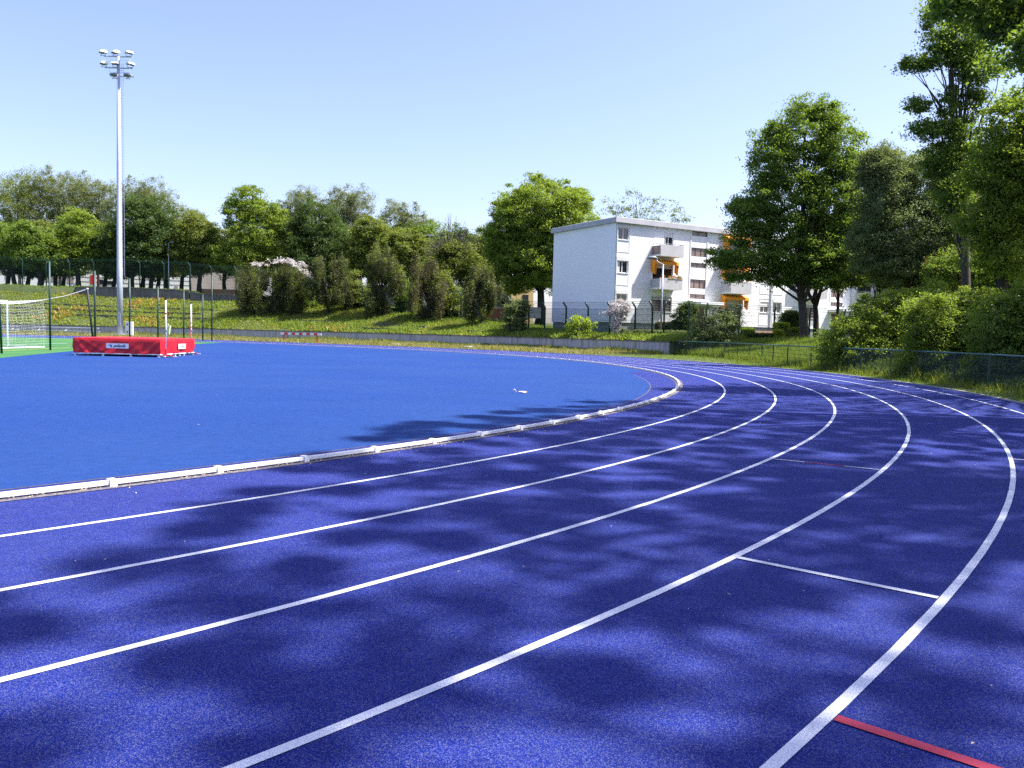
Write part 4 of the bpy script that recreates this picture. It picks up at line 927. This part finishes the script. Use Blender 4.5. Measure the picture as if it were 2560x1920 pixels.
# big round tree and sparse tree behind the block
tree('big_round_tree', 'big round bright-topped tree left of the white apartment block', 1350, 106, [(1365, 530, 112, 86), (1300, 570, 82, 95), (1425, 570, 66, 100), (1340, 650, 112, 85), (1258, 610, 44, 60), (1400, 650, 80, 75), (1280, 680, 60, 45)], 'bright', 1450, 105, .115, 1.0, .55, 'darkbark', limbs=30, inner=.6, fly=.04)
tree('sparse_tree', 'thin-leaved tree showing its branches above the apartment block roof', 1595, 120, [(1590, 500, 28, 35), (1650, 520, 50, 28), (1540, 520, 40, 25), (1700, 545, 35, 18), (1600, 560, 90, 30)], 'greyleaf', 120, 26, .12, .8, .2, 'bark', limbs=80, fly=.2, inner=.2, path=[(1590, 700), (1592, 620), (1596, 560), (1590, 510)])
# right-hand trees
tree('plane_tree', 'large layered tree with a grey trunk standing right of the apartment block front', 2012, 64, [(2010, 330, 82, 84), (2095, 370, 55, 75), (1935, 395, 55, 90), (1905, 550, 72, 55), (1980, 500, 105, 90), (2075, 500, 85, 100), (1880, 645, 90, 32), (1990, 640, 110, 45), (2100, 630, 95, 70), (1820, 650, 38, 16), (1858, 520, 34, 34), (1872, 590, 55, 40), (2135, 440, 38, 60), (2060, 290, 40, 40), (2150, 560, 50, 60), (1940, 690, 60, 22), (2060, 700, 80, 22), (1805, 655, 40, 12), (1850, 690, 45, 14), (2150, 690, 50, 20)], 'mid', 1300, 95, .085, .75, .42, 'bark', limbs=60, fly=.07, path=[(2012, 860), (2008, 790), (2000, 700), (2005, 600), (2010, 450), (2012, 330)])
tree('forked_tree', 'dark forked trunk behind the grey trunk of the layered tree', 2042, 67, [(2080, 600, 90, 60), (2130, 560, 60, 60)], 'dark', 280, 90, .085, .8, .3, 'darkbark', limbs=14, path=[(2040, 860), (2040, 790), (2036, 740), (2050, 690), (2070, 650)], multi=1)
fk = [o for o in col.objects if o.get('label', '').startswith('dark forked')][0]
mb = MB()
for pts, r_ in (([(2040, 765), (2022, 735), (2018, 700), (2010, 640)], .17), ([(2040, 765), (2052, 725), (2056, 690), (2078, 640)], .17), ([(2040, 780), (2040, 720), (2046, 660)], .15), ([(2012, 740), (2000, 700), (1985, 670)], .12)): mb.tube([tuple(A(a, b, 67)) for a, b in pts], [r_, r_ * .8, r_ * .6, r_ * .4][:len(pts)], 8)
obj('fork', mb, M['darkbark'], fk, True)
tree('slender_tree', 'slender single trunk in front of the second stairwell of the block', 2092, 70, [(2100, 640, 60, 50), (2130, 610, 60, 50)], 'mid', 200, 80, .085, .8, .2, 'darkbark', limbs=10, path=[(2093, 850), (2095, 760), (2097, 690), (2100, 620)])
tree('grey_leaved_tree', 'grey-green round tree between the layered tree and the tall trunk', 2290, 56, [(2230, 445, 70, 70), (2300, 465, 70, 80), (2360, 560, 45, 95), (2270, 580, 110, 80), (2230, 660, 90, 50), (2330, 670, 80, 50), (2200, 480, 50, 80), (2180, 600, 60, 70), (2190, 420, 45, 55), (2390, 470, 40, 80)], 'greyleaf', 1450, 100, .06, .65, .35, 'darkbark', limbs=40, fly=.06)
tree('tall_poplar', 'very tall thin tree whose bare trunk rises on the right under the sky', 2415, 42, [(2330, 38, 26, 26), (2355, 95, 48, 50), (2405, 100, 60, 62), (2285, 160, 34, 17), (2330, 150, 30, 24), (2440, 165, 70, 42), (2300, 262, 30, 18), (2325, 322, 50, 28), (2375, 260, 22, 40), (2400, 350, 48, 62), (2350, 400, 50, 45), (2380, 480, 50, 60), (2440, 250, 30, 30)], 'mid', 540, 62, .062, .45, .24, 'bark', limbs=60, fly=.12, inner=.3, path=[(2416, 800), (2413, 640), (2407, 457), (2402, 420), (2397, 367), (2382, 304), (2376, 218), (2380, 142), (2390, 70)])
tree('bright_right_tree', 'bright green tree filling the right picture edge', 2515, 38, [(2540, 320, 80, 85), (2500, 420, 75, 80), (2570, 480, 90, 110), (2480, 560, 75, 60), (2540, 640, 95, 60), (2620, 400, 80, 160)], 'bright', 950, 85, .06, .55, .28, 'darkbark', limbs=40, fly=.08, path=[(2500, 820), (2508, 680), (2512, 560), (2520, 430), (2540, 300)])
# dark undergrowth trees closing the view on the right
tree('understory_tree', 'dark leafy tree with some reddish leaves behind the hedge near the right edge', 2440, 52, [(2400, 680, 80, 55), (2480, 680, 80, 60), (2560, 680, 80, 65)], 'mid', 560, 80, .06, .6, .2, 'darkbark', limbs=20, extra=('purple', .15, .2))
tree('shade_tree', 'dark green tree behind the tall trunk above the hedge', 2400, 62, [(2380, 600, 80, 75), (2460, 560, 80, 110), (2440, 450, 70, 80), (2540, 560, 70, 130)], 'dark', 900, 85, .075, .8, .3, 'darkbark', limbs=30)
tree('shade_tree', 'dark tree filling the gap between the grey-leaved tree and the layered tree', 2190, 74, [(2190, 560, 65, 70), (2180, 640, 60, 55), (2260, 690, 70, 40)], 'dark', 450, 85, .085, .9, .3, 'darkbark', limbs=20)
tree('background_tree', 'far dark trees closing the gap right of the apartment block', 2340, 95, [(2330, 640, 90, 90), (2480, 600, 110, 130), (2620, 560, 110, 150)], 'dark', 700, 90, .12, 1.1, .35, 'darkbark', limbs=20)
# trees standing beside the viewer that shade the track
SH = np.array([SUN_DIR.x / SUN_DIR.z, SUN_DIR.y / SUN_DIR.z]); taken = []
def spaced(bl, n, dmin, shape):
    "clumps spread so that sunlight passes between them; the crowns end where the photo shows open sun on the track"
    P, U = clump_centres(bl, 9000, .3); keep = []
    for k in range(len(P)):
        q = P[k, :2] - SH * P[k, 2]
        if shape and (q[0] < np.interp(q[1], [-12, 4, 8, 12, 15, 20, 23.7, 26.5], [-2.5, -2.6, -1.9, -.9, 1.0, 4.6, 6.2, 8.6]) + rng.normal() * .35 or q[1] > 26.6 + rng.normal() * .3): continue
        if shape and any(((q[0] - hx) / rx) ** 2 + ((q[1] - hy) / ry) ** 2 < 1 for hx, hy, rx, ry in HOLES): continue
        dd = dmin * (.75 + .6 * rng.random())
        if any((q[0] - a) ** 2 + (q[1] - b) ** 2 < dd * dd for a, b in taken): continue
        taken.append((q[0], q[1])); keep.append(k)
        if len(keep) >= n: break
    return P[keep], U[keep]
HOLES = [(*G(a, b)[:2], r * 1.3, r * .8) for a, b, r in ((1740, 1780, .42), (1650, 1590, .30), (2330, 1650, .4), (1400, 1560, .3), (1000, 1560, .3), (1480, 1240, .4), (640, 1700, .25), (1900, 1200, .3), (2380, 1320, .35))]
def near_tree(label, x, y, R0, zc, rz, fol, n=150, per=170, cs=.50, dmin=.81, shape=True, hz=5., leaf=.118):
    t = thing('shade_plane_tree', label, 'tree', (x, y, ground_z(x, y)), 'tall trees beside the near bend')
    bl = [(x, y, zc, R0, R0, rz), (x - .4 * R0, y + .3 * R0, zc - .4 * rz, R0 * .62, R0 * .62, rz * .45), (x + .4 * R0, y - .4 * R0, zc - .3 * rz, R0 * .65, R0 * .6, rz * .5), (x - .3 * R0, y - .5 * R0, zc + .1, R0 * .6, R0 * .55, rz * .6)]
    _, C_ = crown(bl, n, per, leaf, cs, F[fol], t, .3, .6, 0, .5, .55, fly=.05, centres=spaced(bl, n, dmin, shape) if dmin else None)
    mb = MB(); pts = [(x + .1 * math.sin(i), y, ground_z(x, y) - .3 + (zc + rz * .5) * i / 7) for i in range(8)]; rad = [.38 * (1 - .8 * i / 7) for i in range(8)]; mb.tube(pts, rad, 10); hz = max(hz, zc - 9)
    for i in rng.choice(len(C_), min(60, len(C_)), replace=False):
        c = C_[i]; z = hz + (c[2] - hz) * .6; s_ = np.array([x, y, max(4, z - 1)]); md = (s_ + c) / 2 + np.array([0, 0, .5]); mb.tube([s_, md, c], [.1, .06, .02], 5, False)
    obj('trunk', mb, M['bark'], t, True); return t
nt1 = near_tree('tall tree outside the right edge whose lower branches hang in the upper right corner', 19.6, 22.2, 6.7, 13.0, 6.8, 'mid', 330, 110, .58, .62, leaf=.07)
k_ = 22 / 2026.92; crown([(*A(a, b, 22 + dd), r_ * k_, r_ * k_, q_ * k_) for a, b, r_, q_, dd in [(2440, 0, 95, 50, 0), (2530, 20, 90, 55, 1), (2600, 100, 60, 60, -1), (2480, 60, 50, 35, 1), (2380, -10, 50, 30, 0), (2660, 40, 100, 110, 0)]], 230, 75, .075, .5, F['mid'], nt1, .2, .5, .2, fly=.01)
mb = MB()
for a, b in ((2400, 20), (2470, 90), (2550, 110), (2500, 30)): q = A(a, b, 22); mb.tube([(19.5, 22.2, 9.5), tuple((np.array([19.5, 22.2, 10.5]) + q) / 2), tuple(q)], [.09, .05, .015], 6, False)
obj('branch', mb, M['bark'], nt1)
near_tree('tall unseen tree added on the right to shade the railing and dark bush', 27.3, 27.5, 5., 13.5, 6., 'dark', 150, 200, .8, 0, False)  # unseen tree added to cast shade on the railing and bush
near_tree('tall tree outside the picture on the right level with the lane marks', 20.3, 15.6, 6.8, 20.5, 6.6, 'dark', 380)
near_tree('tall tree outside the picture right beside the viewer', 17.3, 8.6, 6.8, 20.5, 6.6, 'dark', 380)
near_tree('tall tree outside the picture just right of the nearest lane', 15.4, 1.6, 6.8, 20.5, 6.6, 'dark', 380)
near_tree('tall tree behind the viewer on the right', 12.6, -6.0, 6.6, 20.5, 6.6, 'dark', 330)
# bushes
tree('large_bush', 'big sunlit rounded bush behind the railing with its left side in full view', 2190, 37.5, [(2135, 845, 75, 60), (2210, 800, 90, 65), (2290, 780, 80, 60), (2330, 745, 40, 40), (2170, 890, 120, 45), (2300, 870, 90, 60)], 'bright', 820, 85, .045, .42, .10, 'darkbark', 'bush', 'bushes behind the railing', limbs=16, multi=3, fly=.1)
tree('large_bush', 'second big bright bush in the middle of the row behind the railing', 2390, 31, [(2390, 800, 75, 65), (2420, 745, 30, 30), (2340, 830, 80, 60), (2450, 840, 70, 60), (2350, 900, 110, 50), (2450, 900, 90, 60), (2330, 790, 60, 55), (2470, 780, 50, 60)], 'bright', 640, 85, .042, .38, .10, 'darkbark', 'bush', 'bushes behind the railing', limbs=14, multi=3, fly=.1)
tree('large_bush', 'dark green bush at the right picture edge behind the railing', 2540, 26.5, [(2500, 830, 65, 90), (2580, 810, 85, 110), (2530, 920, 100, 70), (2660, 820, 90, 120)], 'mid', 760, 85, .04, .36, .10, 'darkbark', 'bush', 'bushes behind the railing', limbs=14, multi=3, fly=.1)
tree('sprawling_shrub', 'sprawling loose shrub at the near end of the apartment fence beside the steps', 1790, 62, [(1790, 810, 58, 45), (1760, 850, 50, 35), (1830, 800, 25, 40), (1800, 865, 45, 28)], 'greyleaf', 330, 60, .05, .42, .08, 'bark', 'shrub', limbs=40, multi=4, fly=.16, inner=.3)
tree('round_shrub', 'leafy glossy round shrub on top of the low wall left of the apartment block', 1291, 84, [(1290, 790, 32, 36), (1288, 825, 30, 22), (1300, 770, 22, 22)], 'greyleaf', 170, 75, .075, .42, .1, 'darkbark', 'shrub', limbs=8, multi=3)
tree('loquat_sapling', 'young bright yellow-green shrub with drooping leaves in front of the fence', 1452, 76.3, [(1450, 800, 28, 12), (1475, 812, 16, 10), (1428, 812, 14, 8), (1455, 832, 24, 18)], 'yellowish', 70, 34, .10, .35, .05, 'bark', 'shrub', limbs=10, multi=3, droop=.5, asp=.3)
tree('blossom_tree', 'small tree covered in pale pink blossom at the corner of the apartment block', 1545, 73.6, [(1550, 770, 26, 22), (1525, 782, 16, 10), (1548, 790, 18, 20), (1538, 815, 10, 18)], 'flower', 120, 45, .055, .32, .07, 'birchbark', 'tree', limbs=16, multi=2)
tree('dark_shrub', 'dark rounded shrub beside the block entrance', 1712, 74, [(1712, 790, 28, 30), (1700, 815, 25, 20), (1725, 770, 18, 18)], 'dark', 150, 75, .06, .4, .08, 'darkbark', 'shrub', limbs=6)
tree('hydrangea_bush', 'small leafy bush at the foot of the fence beneath the blossom tree', 1562, 71.6, [(1562, 838, 16, 14)], 'greyleaf', 40, 55, .06, .3, .04, 'bark', 'shrub', limbs=4)
tree('bank_bush', 'grey-green bush behind the fence between the fourth and fifth conifers', 1134, 101, [(1134, 797, 20, 13)], 'greyleaf', 45, 50, .10, .5, .05, 'bark', 'shrub', limbs=4)
tree('dark_laurel', 'dark glossy laurel beside the forked trunk in front of the block', 1978, 72, [(1978, 800, 22, 24)], 'dark', 120, 75, .07, .42, .1, 'darkbark', 'shrub', limbs=6)
def hedge(label, px0, px1, D, y0, y1, fol, dep=1.0, group=None):
    a = A(px0, y1, D); b = A(px1, y1, D); zt_ = A((px0 + px1) / 2, y0, D)[2]; zb = ground_z(a[0], a[1]) - .1
    t = thing('hedge', label, 'hedge', ((a[0] + b[0]) / 2, D, zb), group)
    w_ = b[0] - a[0]; h = zt_ - zb; n = int(1500 * (w_ * h + w_ * dep + h * dep)); n = min(n, 24000)
    P = np.c_[rng.uniform(a[0], b[0], n), rng.uniform(D - dep / 2, D + dep / 2, n), rng.uniform(zb, zt_, n)]
    ax = rng.integers(0, 3, n); sgn = rng.random(n)
    P[ax == 0, 1] = D - dep / 2 + rng.normal(size=(ax == 0).sum()) * .05; P[ax == 1, 2] = zt_ + rng.normal(size=(ax == 1).sum()) * .05; k = ax == 2; P[k, 0] = np.where(sgn[k] < .5, a[0], b[0]) + rng.normal(size=k.sum()) * .05
    Nn = unit(n); Nn[:, 2] += .5; Nn[:, 1] -= .3; Nn /= np.linalg.norm(Nn, axis=1, keepdims=True); s = .045 * (.6 + .8 * rng.random(n))
    leafmesh('foliage', P, Nn, unit(n), s, s * .6, rng.random(n), F[fol], t)
    obj('branches', MB().box(((a[0] + b[0]) / 2, D, (zb + zt_) / 2), (w_ - .2, dep - .2, h - .2)), M['darkbark'], t)
GH = 'clipped hedges at the foot of the block'
hedge('pale green clipped hedge running right from the blossom tree', 1585, 1722, 72, 828, 850, 'greyleaf', 1., GH)
hedge('brownish clipped hedge behind the grey street lamp', 1640, 1698, 75.5, 808, 830, 'brownneedle', 1., GH)
hedge('bright yellow-topped clipped hedge right of the brick bed', 1937, 1968, 71, 809, 832, 'yellowish', 1.2, GH)
hedge('small yellow clipped mound in front of the yellow-topped hedge', 1936, 1956, 68, 828, 842, 'yellowish', .8, GH)
hedge('green clipped hedge beside the grey tree trunk', 1968, 1998, 70, 822, 840, 'bright', 1.2, GH)
hedge('long dark low hedge behind the sprawling shrub', 1850, 2000, 68.5, 836, 856, 'dark', 1., GH)
hedge('dark clipped hedge left of the brick bed', 1855, 1882, 71, 822, 842, 'mid', 1., GH)
# five scruffy conifers on the bank
GC = 'scruffy conifers on the bank'
def conifer(label, px, D, blobs, n, extra=None, fol='scruffy', per=95):
    pl_ = []
    for a, b, r_, q_ in blobs:          # ragged upright plumes of different height instead of a closed outline
        for _ in range(7):
            u = rng.uniform(-.95, .95); hh = q_ * rng.uniform(.45, .8); pl_.append((a + u * r_, b + rng.uniform(-.45, .45) * q_ * (1 - .5 * abs(u)), r_ * rng.uniform(.12, .30) + 2, hh, rng.uniform(-1.4, 1.4)))
    blobs = pl_
    t = tree('conifer', label, px, D, blobs, fol, int(n * 1.25), per * .62, .085, .42, .25, 'darkbark', 'conifer', GC, limbs=40, flat=1.7, up=.2, asp=.3, fly=.16, inner=.1, extra=extra or ('olive', .3, .1))
    return t
wf = conifer('widest scruffy conifer with white blossom climbing over its top', 680, 108, [(650, 715, 42, 55), (700, 700, 52, 45), (690, 750, 70, 50), (740, 720, 35, 48), (630, 760, 28, 40), (745, 690, 25, 22), (620, 740, 22, 50), (680, 700, 60, 45), (690, 775, 75, 25)], 700)
k_ = 108 / 2026.92; bl_ = [(*A(a, b, 107), r_ * k_, .8, q_ * k_) for a, b, r_, q_ in [(650, 660, 22, 4), (690, 652, 22, 6), (720, 652, 22, 7), (745, 662, 20, 8), (762, 678, 14, 9), (775, 690, 10, 8)]]; crown(bl_, 90, 40, .07, .4, F['flower'], wf, .3, .4, name='blossom')
conifer('two-pointed scruffy conifer right of the blossom covered one', 820, 106, [(800, 680, 18, 42), (845, 680, 18, 42), (820, 720, 52, 38), (830, 750, 38, 25), (855, 745, 30, 30)], 420)
conifer('narrow dark conifer in the middle of the bank', 950, 103, [(955, 680, 32, 60), (940, 750, 26, 55), (985, 700, 24, 40), (950, 780, 30, 30)], 420)
conifer('brownish ragged conifer right of the middle one', 1072, 99, [(1070, 690, 36, 50), (1065, 750, 42, 55), (1050, 720, 24, 50), (1070, 780, 42, 35)], 480, None, 'brownneedle')
conifer('rightmost bank conifer with a bare lower stem', 1205, 93, [(1205, 700, 26, 40), (1210, 750, 40, 38), (1190, 780, 26, 20), (1235, 730, 24, 30)], 400, None, 'scruffy')
for px, D, lab, fol_ in ((742, 110, 'loose green shrub filling the gap between the first two conifers', 'mid'), (893, 108, 'olive shrub at the bank top left of the middle conifer', 'olive'), (1012, 105, 'green shrub between the middle conifer and the brownish one', 'mid'), (1120, 100, 'olive shrub left of the rightmost bank conifer', 'olive')):
    tree('bank_shrub', lab, px, D, [(px, 735, 34, 30), (px + 14, 762, 36, 24), (px - 10, 700, 18, 24)], fol_, 110, 70, .10, .7, .1, 'darkbark', 'shrub', 'leafy shrubs between the bank conifers', limbs=8, multi=2, fly=.15)
for o in list(col.objects):
    if o.get('label', '').startswith(('widest scruffy', 'two-pointed', 'narrow dark con', 'brownish ragged')):
        kids = [c for c in o.children if c.name.startswith('crown')]
# ------------------------------------------------------------------ grasses and weeds
def scatter(name, n, sampler, hgt, wid, fol, label=None, lean=.5, tuft=6, spread=.12, tri=True):
    XY = sampler(n); n = len(XY); idx = np.repeat(np.arange(n), tuft); m_ = len(idx)
    P = np.zeros((m_, 3)); P[:, :2] = XY[idx][:, :2] + rng.normal(size=(m_, 2)) * spread; P[:, 2] = XY[idx][:, 2]
    T = rng.normal(size=(m_, 3)) * lean; T[:, 2] = 1; T /= np.linalg.norm(T, axis=1, keepdims=True)
    Nn = np.cross(T, unit(m_)); Nn /= np.linalg.norm(Nn, axis=1, keepdims=True)
    hs = XY[idx][:, 3] if XY.shape[1] > 3 else 1.
    h = hgt * (.4 + .9 * rng.random(m_)) * hs / 2
    P[:, 2] -= .02
    if not tri: P += T * h[:, None]
    o = leafmesh(name, P, Nn, T, h, wid * (.6 + .8 * rng.random(m_)), .5 * rng.random(n)[idx] + .5 * rng.random(m_), F[fol], None, tri); tag(o, kind='stuff')
    if label: tag(o, label, 'grass')
    return o
def polar(t0, t1, f0, f1, zf=None, hfun=None, gate=None, bias=1.):
    def s(n):
        out = []
        t = rng.uniform(t0, t1, n); u = rng.random(n) ** bias; gg = rng.random(n)
        for tt_, uu, g_ in zip(t, u, gg):
            a, b = f0(tt_), f1(tt_); r = a + (b - a) * uu; x = C0[0] + r * math.cos(R(tt_)); y = C0[1] + r * math.sin(R(tt_))
            pn = .5 + .5 * math.sin(x * .45 + 1.3 * math.sin(y * .31)) * math.cos(y * .38 + math.sin(x * .22))
            if gate and not gate(pn, g_, uu, tt_): continue
            out.append((x, y, (zf or ground_z)(x, y), .6 + .8 * pn))
        return np.array(out)
    return s
scatter('verge_grass', 9000, polar(38, 125, lambda t: Rout(t) + .12, lambda t: Rw(t) - .3, gate=lambda p, g, u, t: g < .35 + .65 * u ** 2 or p > .75), .24, .035, 'dry', 'dry yellowish grass verge between the track and the low wall')
scatter('wall_foot_grass', 2600, polar(37, 125, lambda t: Rw(t) - .9, lambda t: Rw(t) - .3), .42, .035, 'weed', 'green weeds growing along the foot of the low wall')
scatter('bank_weeds', 16000, polar(36, 126, lambda t: Rw(t) + .15, lambda t: Rw(t) + Wd(t) - .2), .30, .05, 'weed', 'yellow-green weeds covering the terraced bank', .8, 9, .22, False)
scatter('bank_weeds', 9000, polar(36, 100, lambda t: Rw(t) + .15, lambda t: Rw(t) + Wd(t) - .1, gate=lambda p, g, u, t: p > .35), .42, .06, 'lush', 'fresher green weeds on the shaded right half of the bank', .6, 7, .2, False)
scatter('rusty_weeds', 1500, polar(80, 122, lambda t: Rw(t) + .15, lambda t: Rw(t) + Wd(t) - .2, gate=lambda p, g, u, t: p > .72), .4, .06, 'rust', 'rust-brown dried weeds in patches on the bank', .7, 7, .25, False)
scatter('plateau_grass', 7000, polar(40, 122, lambda t: Rw(t) + Wd(t) + .3, lambda t: Rw(t) + Wd(t) + 14), .30, .06, 'lush', 'short green grass under the street trees above the bank', .5, 6, .25, False)
shade_fill = scatter('shade_fill_plants', 9000, polar(-30, 9.5, lambda t: RF(t) + .3, lambda t: RF(t) + 3.2), .55, .035, 'dark', 'low plants behind the railing, made dark to stand in for the shade under the bushes', .8, 6, .2, False)  # dark leaf colour and thick growth stand in for deep shade behind the railing
scatter('slope_grass', 15000, polar(9, 37, lambda t: RF(t) + .05, lambda t: 62, bias=1.3), .50, .018, 'lush', 'tall sunlit grass behind the railing near the steps', .35, 7, .12)
scatter('verge_tufts', 6500, polar(-35, 37, lambda t: ROUT + .12, lambda t: RF(t) + .3, gate=lambda p, g, u, t: g < .25 + .75 * u), .15, .010, 'lush', 'green tufts along the foot of the railing beside the track', .5, 6, .05)
scatter('verge_tufts', 1500, polar(-35, 30, lambda t: RF(t) - .5, lambda t: RF(t) + (.5 if t < 9 else 2.2)), .46, .014, 'weed', 'taller weeds poking through the railing mesh', .35, 5, .08)
# ------------------------------------------------------------------ litter: dry leaves and bits
def bits(name, label, n, pts, size, m, kind='stuff'):
    P = np.c_[pts, np.full(len(pts), .016) + rng.random(len(pts)) * .008]; Nn = unit(len(P)) * .5 + np.array([0, 0, 1.]); Nn /= np.linalg.norm(Nn, axis=1, keepdims=True)
    s = size * (.4 + rng.random(len(P))); o = leafmesh(name, P, Nn, unit(len(P)), s, s * .5, rng.random(len(P)), m); tag(o, label, 'debris', kind=kind); return o
def ringpts(n, t0, t1, r0, r1): t = rng.uniform(t0, t1, n); r = rng.uniform(r0, r1, n); return np.c_[C0[0] + r * np.cos(np.radians(t)), C0[1] + r * np.sin(np.radians(t))]
bits('leaf_litter', 'tan dry seed husks gathered along the outer foot of the white kerb rail', 0, np.vstack([ringpts(2200, -60, 20, 36.51, 36.60), ringpts(500, -60, 20, 36.5, 36.9)]), .009, M['straw'])
bits('leaf_litter', 'tiny pale specks of blossom scattered over the whole blue surface', 0, np.vstack([ringpts(420, -60, 30, 20, 44.6), ringpts(170, -48, -20, 36.6, 44)]), .008, M['straw'])
lf_ = thing('dry_leaf', 'curled pale brown dry leaf lying alone on the bright blue apron', 'leaf', (.13, 19.05, 0))
mb = MB(); n = 10
for k, (ox, sc_) in enumerate(((-.12, .10), (.03, .13))):
    a = [(.13 + ox + .2 * i / n * (1 if k else .5), 19.05 - sc_ * .5 * math.sin(PI * i / n), .03 + .06 * (math.sin(PI * i / n) if k == 0 else .2 * math.sin(2 * PI * i / n))) for i in range(n + 1)]
    b = [(.13 + ox + .2 * i / n * (1 if k else .5), 19.05 + sc_ * .5 * math.sin(PI * i / n), .045 + .05 * (math.sin(PI * i / n) if k == 0 else .1)) for i in range(n + 1)]
    mb.strip(a, b)
obj('leaf_blade', mb, M['straw'], lf_, True)
for i, (px, py, lab) in enumerate([(1172, 868.5, 'flat pale stone in the verge right of the striped barrier'), (1000, 861, 'pale flat stone in the dry verge halfway along the wall'), (1345, 874, 'larger pale stone in the verge left of the steps'), (1375, 876, 'smaller pale stone beside the larger one in the verge')]):
    p = G(px, py) ; x, y = p[0], min(p[1], 79); mb = MB(); nS = 9
    ringv = [(x + .55 * math.cos(2 * PI * k / nS) * (1 + .2 * math.sin(k * 2.1)), y + .3 * math.sin(2 * PI * k / nS), .02) for k in range(nS)]; top_ = [(x + (vx - x) * .7, y + (vy - y) * .7, .13) for vx, vy, _ in ringv]
    mb.add(ringv + top_, [tuple(range(nS, 2 * nS))] + [(k, (k + 1) % nS, nS + (k + 1) % nS, nS + k) for k in range(nS)]); tag(obj('stone', mb, M['kerb'], None, bevel=.02), lab, 'stone', 'pale stones in the verge')
